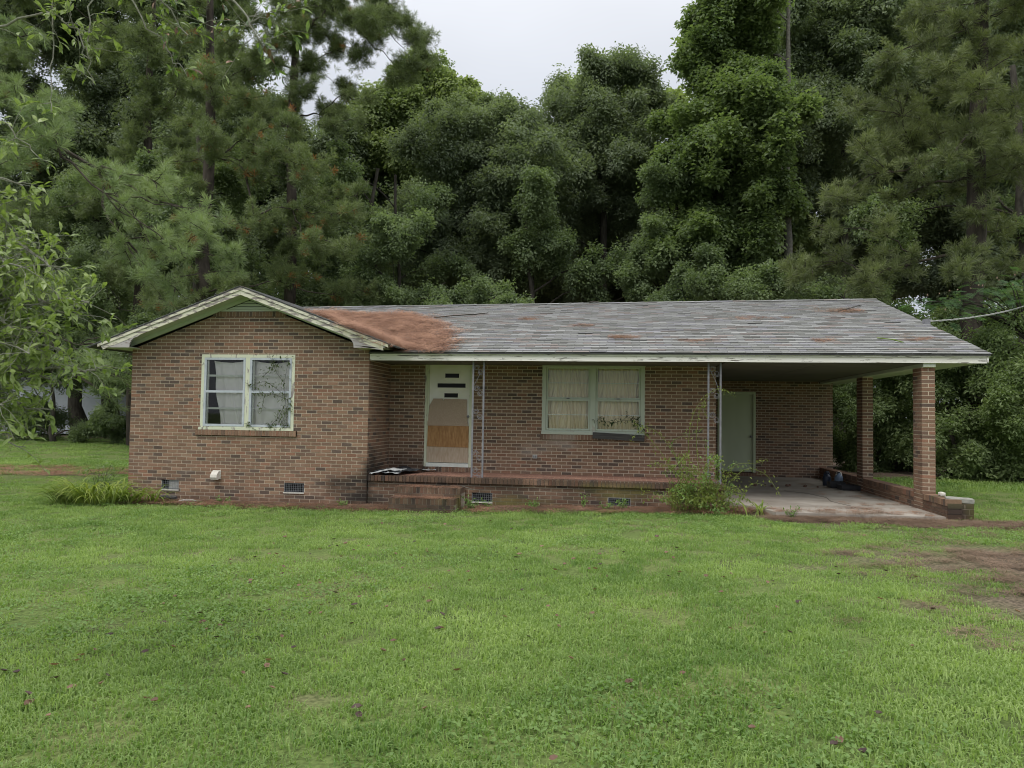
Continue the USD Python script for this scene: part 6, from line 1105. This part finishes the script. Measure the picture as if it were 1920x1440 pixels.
rough_block('flat_stone', 'long flat grey stone lying at the foot of the gable wall', (3.52, -.16, .012), (.46, .07, .018), .02, (0, 0, 0), M['stone'], 'stone', 5)
rough_block('stone', 'dark slab leaning at the wall foot beside the leaf clump', (.95, -.12, .05), (.17, .03, .07), .05, (.5, 0, 0), M['char_wood'], 'stone', 6)
hp = [(1.25, -.25, .03), (1.38, -.28, .05), (1.5, -.24, .05), (1.62, -.27, .035), (1.70, -.24, .03)]
sp_ = MB()
for i in range(34):
    u = i/33*4; p = np.array([np.interp(u, range(5), [q[j] for q in hp]) for j in range(3)]); sp_.tube([p - np.array([.004, 0, 0]), p + np.array([.004, 0, 0])], .026 if i % 2 else .021, 9)
solo('drain_hose', sp_, M['vent_frame'], 'short piece of grey corrugated hose on the straw by the gable wall', 'hose')
# torn sheeting on the porch corner
def sheet_mesh(pts, h, seed, n=14):
    p = np.array(pts, float); u, v = np.meshgrid(np.linspace(0, 1, n), np.linspace(0, 1, n), indexing='ij'); X = ((1 - u)*(1 - v))[..., None]*p[0] + (u*(1 - v))[..., None]*p[1] + (u*v)[..., None]*p[2] + ((1 - u)*v)[..., None]*p[3]
    X[..., 2] += h*(meshkit.fbm(np.stack([u*5 + seed, v*5, 0*u], -1), 3, seed)) ; i, j = np.meshgrid(np.arange(n - 1), np.arange(n - 1), indexing='ij'); f = np.stack([i*n + j, (i + 1)*n + j, (i + 1)*n + j + 1, i*n + j + 1], -1).reshape(-1, 4); return X.reshape(-1, 3), f
sh = thing('torn_tarp', 'crumpled dark tarp with torn white strips on the left end of the porch', 'tarp')
build(sh, 'sheet', MB().add(*sheet_mesh([(4.93, .06, PZ + .004), (5.45, .04, PZ + .004), (5.75, 1.15, PZ + .004), (5.0, 1.2, PZ + .004)], .10, 1)), M['tarp'])
for k, q in enumerate(([(4.92, -.035, PZ + .01), (5.02, -.04, PZ + .012), (5.25, .55, PZ + .075), (5.1, .6, PZ + .07)], [(5.12, .25, PZ + .07), (5.42, .3, PZ + .05), (5.5, .55, PZ + .07), (5.2, .5, PZ + .09)], [(5.2, .02, PZ + .03), (5.5, .03, PZ + .02), (5.45, .12, PZ + .03), (5.25, .1, PZ + .04)], [(5.6, 1.0, PZ + .02), (5.9, 1.15, PZ + .01), (5.9, 1.27, PZ + .015), (5.65, 1.2, PZ + .03)])): build(sh, 'torn_strip', MB().add(*sheet_mesh(q, .04, 10 + k, 8)), M['tarp_white'])
build(sh, 'dark_lump', MB().tm(trimesh.creation.icosphere(2, .1).apply_transform(np.diag([1.4, .8, .45, 1.0])).apply_translation((5.28, 1.12, PZ + .06))), M['black_plastic'], smooth=True)
# sticks and a twig on the roof
for k, (pts, r, lab) in enumerate([([(5.2, 3.65, 0), (5.6, 3.8, 0), (6.1, 4.15, 0), (6.4, 4.2, 0)], .012, 'thin dead branch running out of the straw drift on the roof'), ([(14.4, 4.05, 0), (14.9, 4.5, 0), (15.1, 4.75, 0)], .010, 'dark twig on the straw clump high on the roof'), ([(14.3, 1.1, 0), (14.5, .85, 0), (14.62, .7, 0)], .012, 'pale yellow twig low on the right end of the roof'), ([(8.75, 5.75, 0), (8.85, 5.8, 0), (9.0, 5.82, 0)], .02, 'short dark stick on the roof ridge')]):
    solo('roof_twig', MB().tube([(a, b, float(roof_z(a, b)) + .035 + .02*(i % 2)) for i, (a, b, _) in enumerate(pts)], r, 5), M['bark_dark'] if k != 2 else M['clump'], lab, 'twig')
solo('ground_stick', MB().tube([(6.72, -.1, .46), (6.95, -.15, .40)], .008, 5), M['bark_light'], 'pale stick lying across the right end of the upper porch step', 'stick')
crk = MB().tube([(13.0, 2.9, .2665), (13.35, 2.5, .2665), (13.55, 1.7, .2665), (13.45, 1.0, .2665), (13.6, .3, .2665)], .004, 4)
solo('carport_cord', crk, M['bark_dark'], 'thin dark strand snaking over the carport floor', 'cord')
rk = np.random.default_rng(8)
lp = MB()
for k in range(9):
    s_ = trimesh.creation.icosphere(1, rk.uniform(.02, .05)); s_.apply_translation((13.4 + rk.normal(0, .35), 4.0 + rk.normal(0, .12), .28)); lp.tm(s_)
solo('leaf_debris', lp, M['deadleaf'], 'small heap of brown debris on the carport floor', 'debris', kind='stuff')
# service cable
cb = thing('service_cable', 'pale twisted service wire from the roof end off to the right', 'cable')
t = np.linspace(0, 1, 60); A, B = np.array((15.72, 2.6, 3.80)), np.array((23.0, 11.0, 5.9)); base_ = A + np.outer(t, B - A); base_[:, 2] -= .45*4*t*(1 - t)*.5
for ph in (0, 2.1, 4.2): build(cb, 'strand', MB().tube(base_ + .012*np.stack([np.zeros(60), np.cos(t*70 + ph), np.sin(t*70 + ph)], 1), .008, 5), M['cable'])
build(cb, 'mast_bracket', MB().box(15.66, 15.76, 2.5, 2.66, 3.66, 3.84), M['iron'])
# neighbour's white house
wh = thing('white_house', 'white clapboard house glimpsed through the leaves at the far left', 'house')
hx0, hx1, hy, hz = -34.0, -20.6, 31.5, 0.1
build(wh, 'wall', MB().box(hx0, hx1, hy, hy + 7, hz, 3.6), M['white_siding'])
for i in range(18): build(wh, 'clapboard', MB().add([(hx0, hy - .028, hz + .1 + i*.19), (hx1, hy - .028, hz + .1 + i*.19), (hx1, hy - .006, hz + .285 + i*.19), (hx0, hy - .006, hz + .285 + i*.19), (hx0, hy - .004, hz + .1 + i*.19), (hx1, hy - .004, hz + .1 + i*.19)], [[0, 1, 2, 3], [0, 4, 5, 1]]), M['white_siding'])
build(wh, 'roof', MB().add([(hx0 - .4, hy - .5, 3.5), (hx1 + .4, hy - .5, 3.5), (hx1 + .4, hy + 3.5, 5.3), (hx0 - .4, hy + 3.5, 5.3), (hx1 + .4, hy + 7.5, 3.5), (hx0 - .4, hy + 7.5, 3.5)], [[0, 1, 2, 3], [3, 2, 4, 5]]), M['far_roof'])
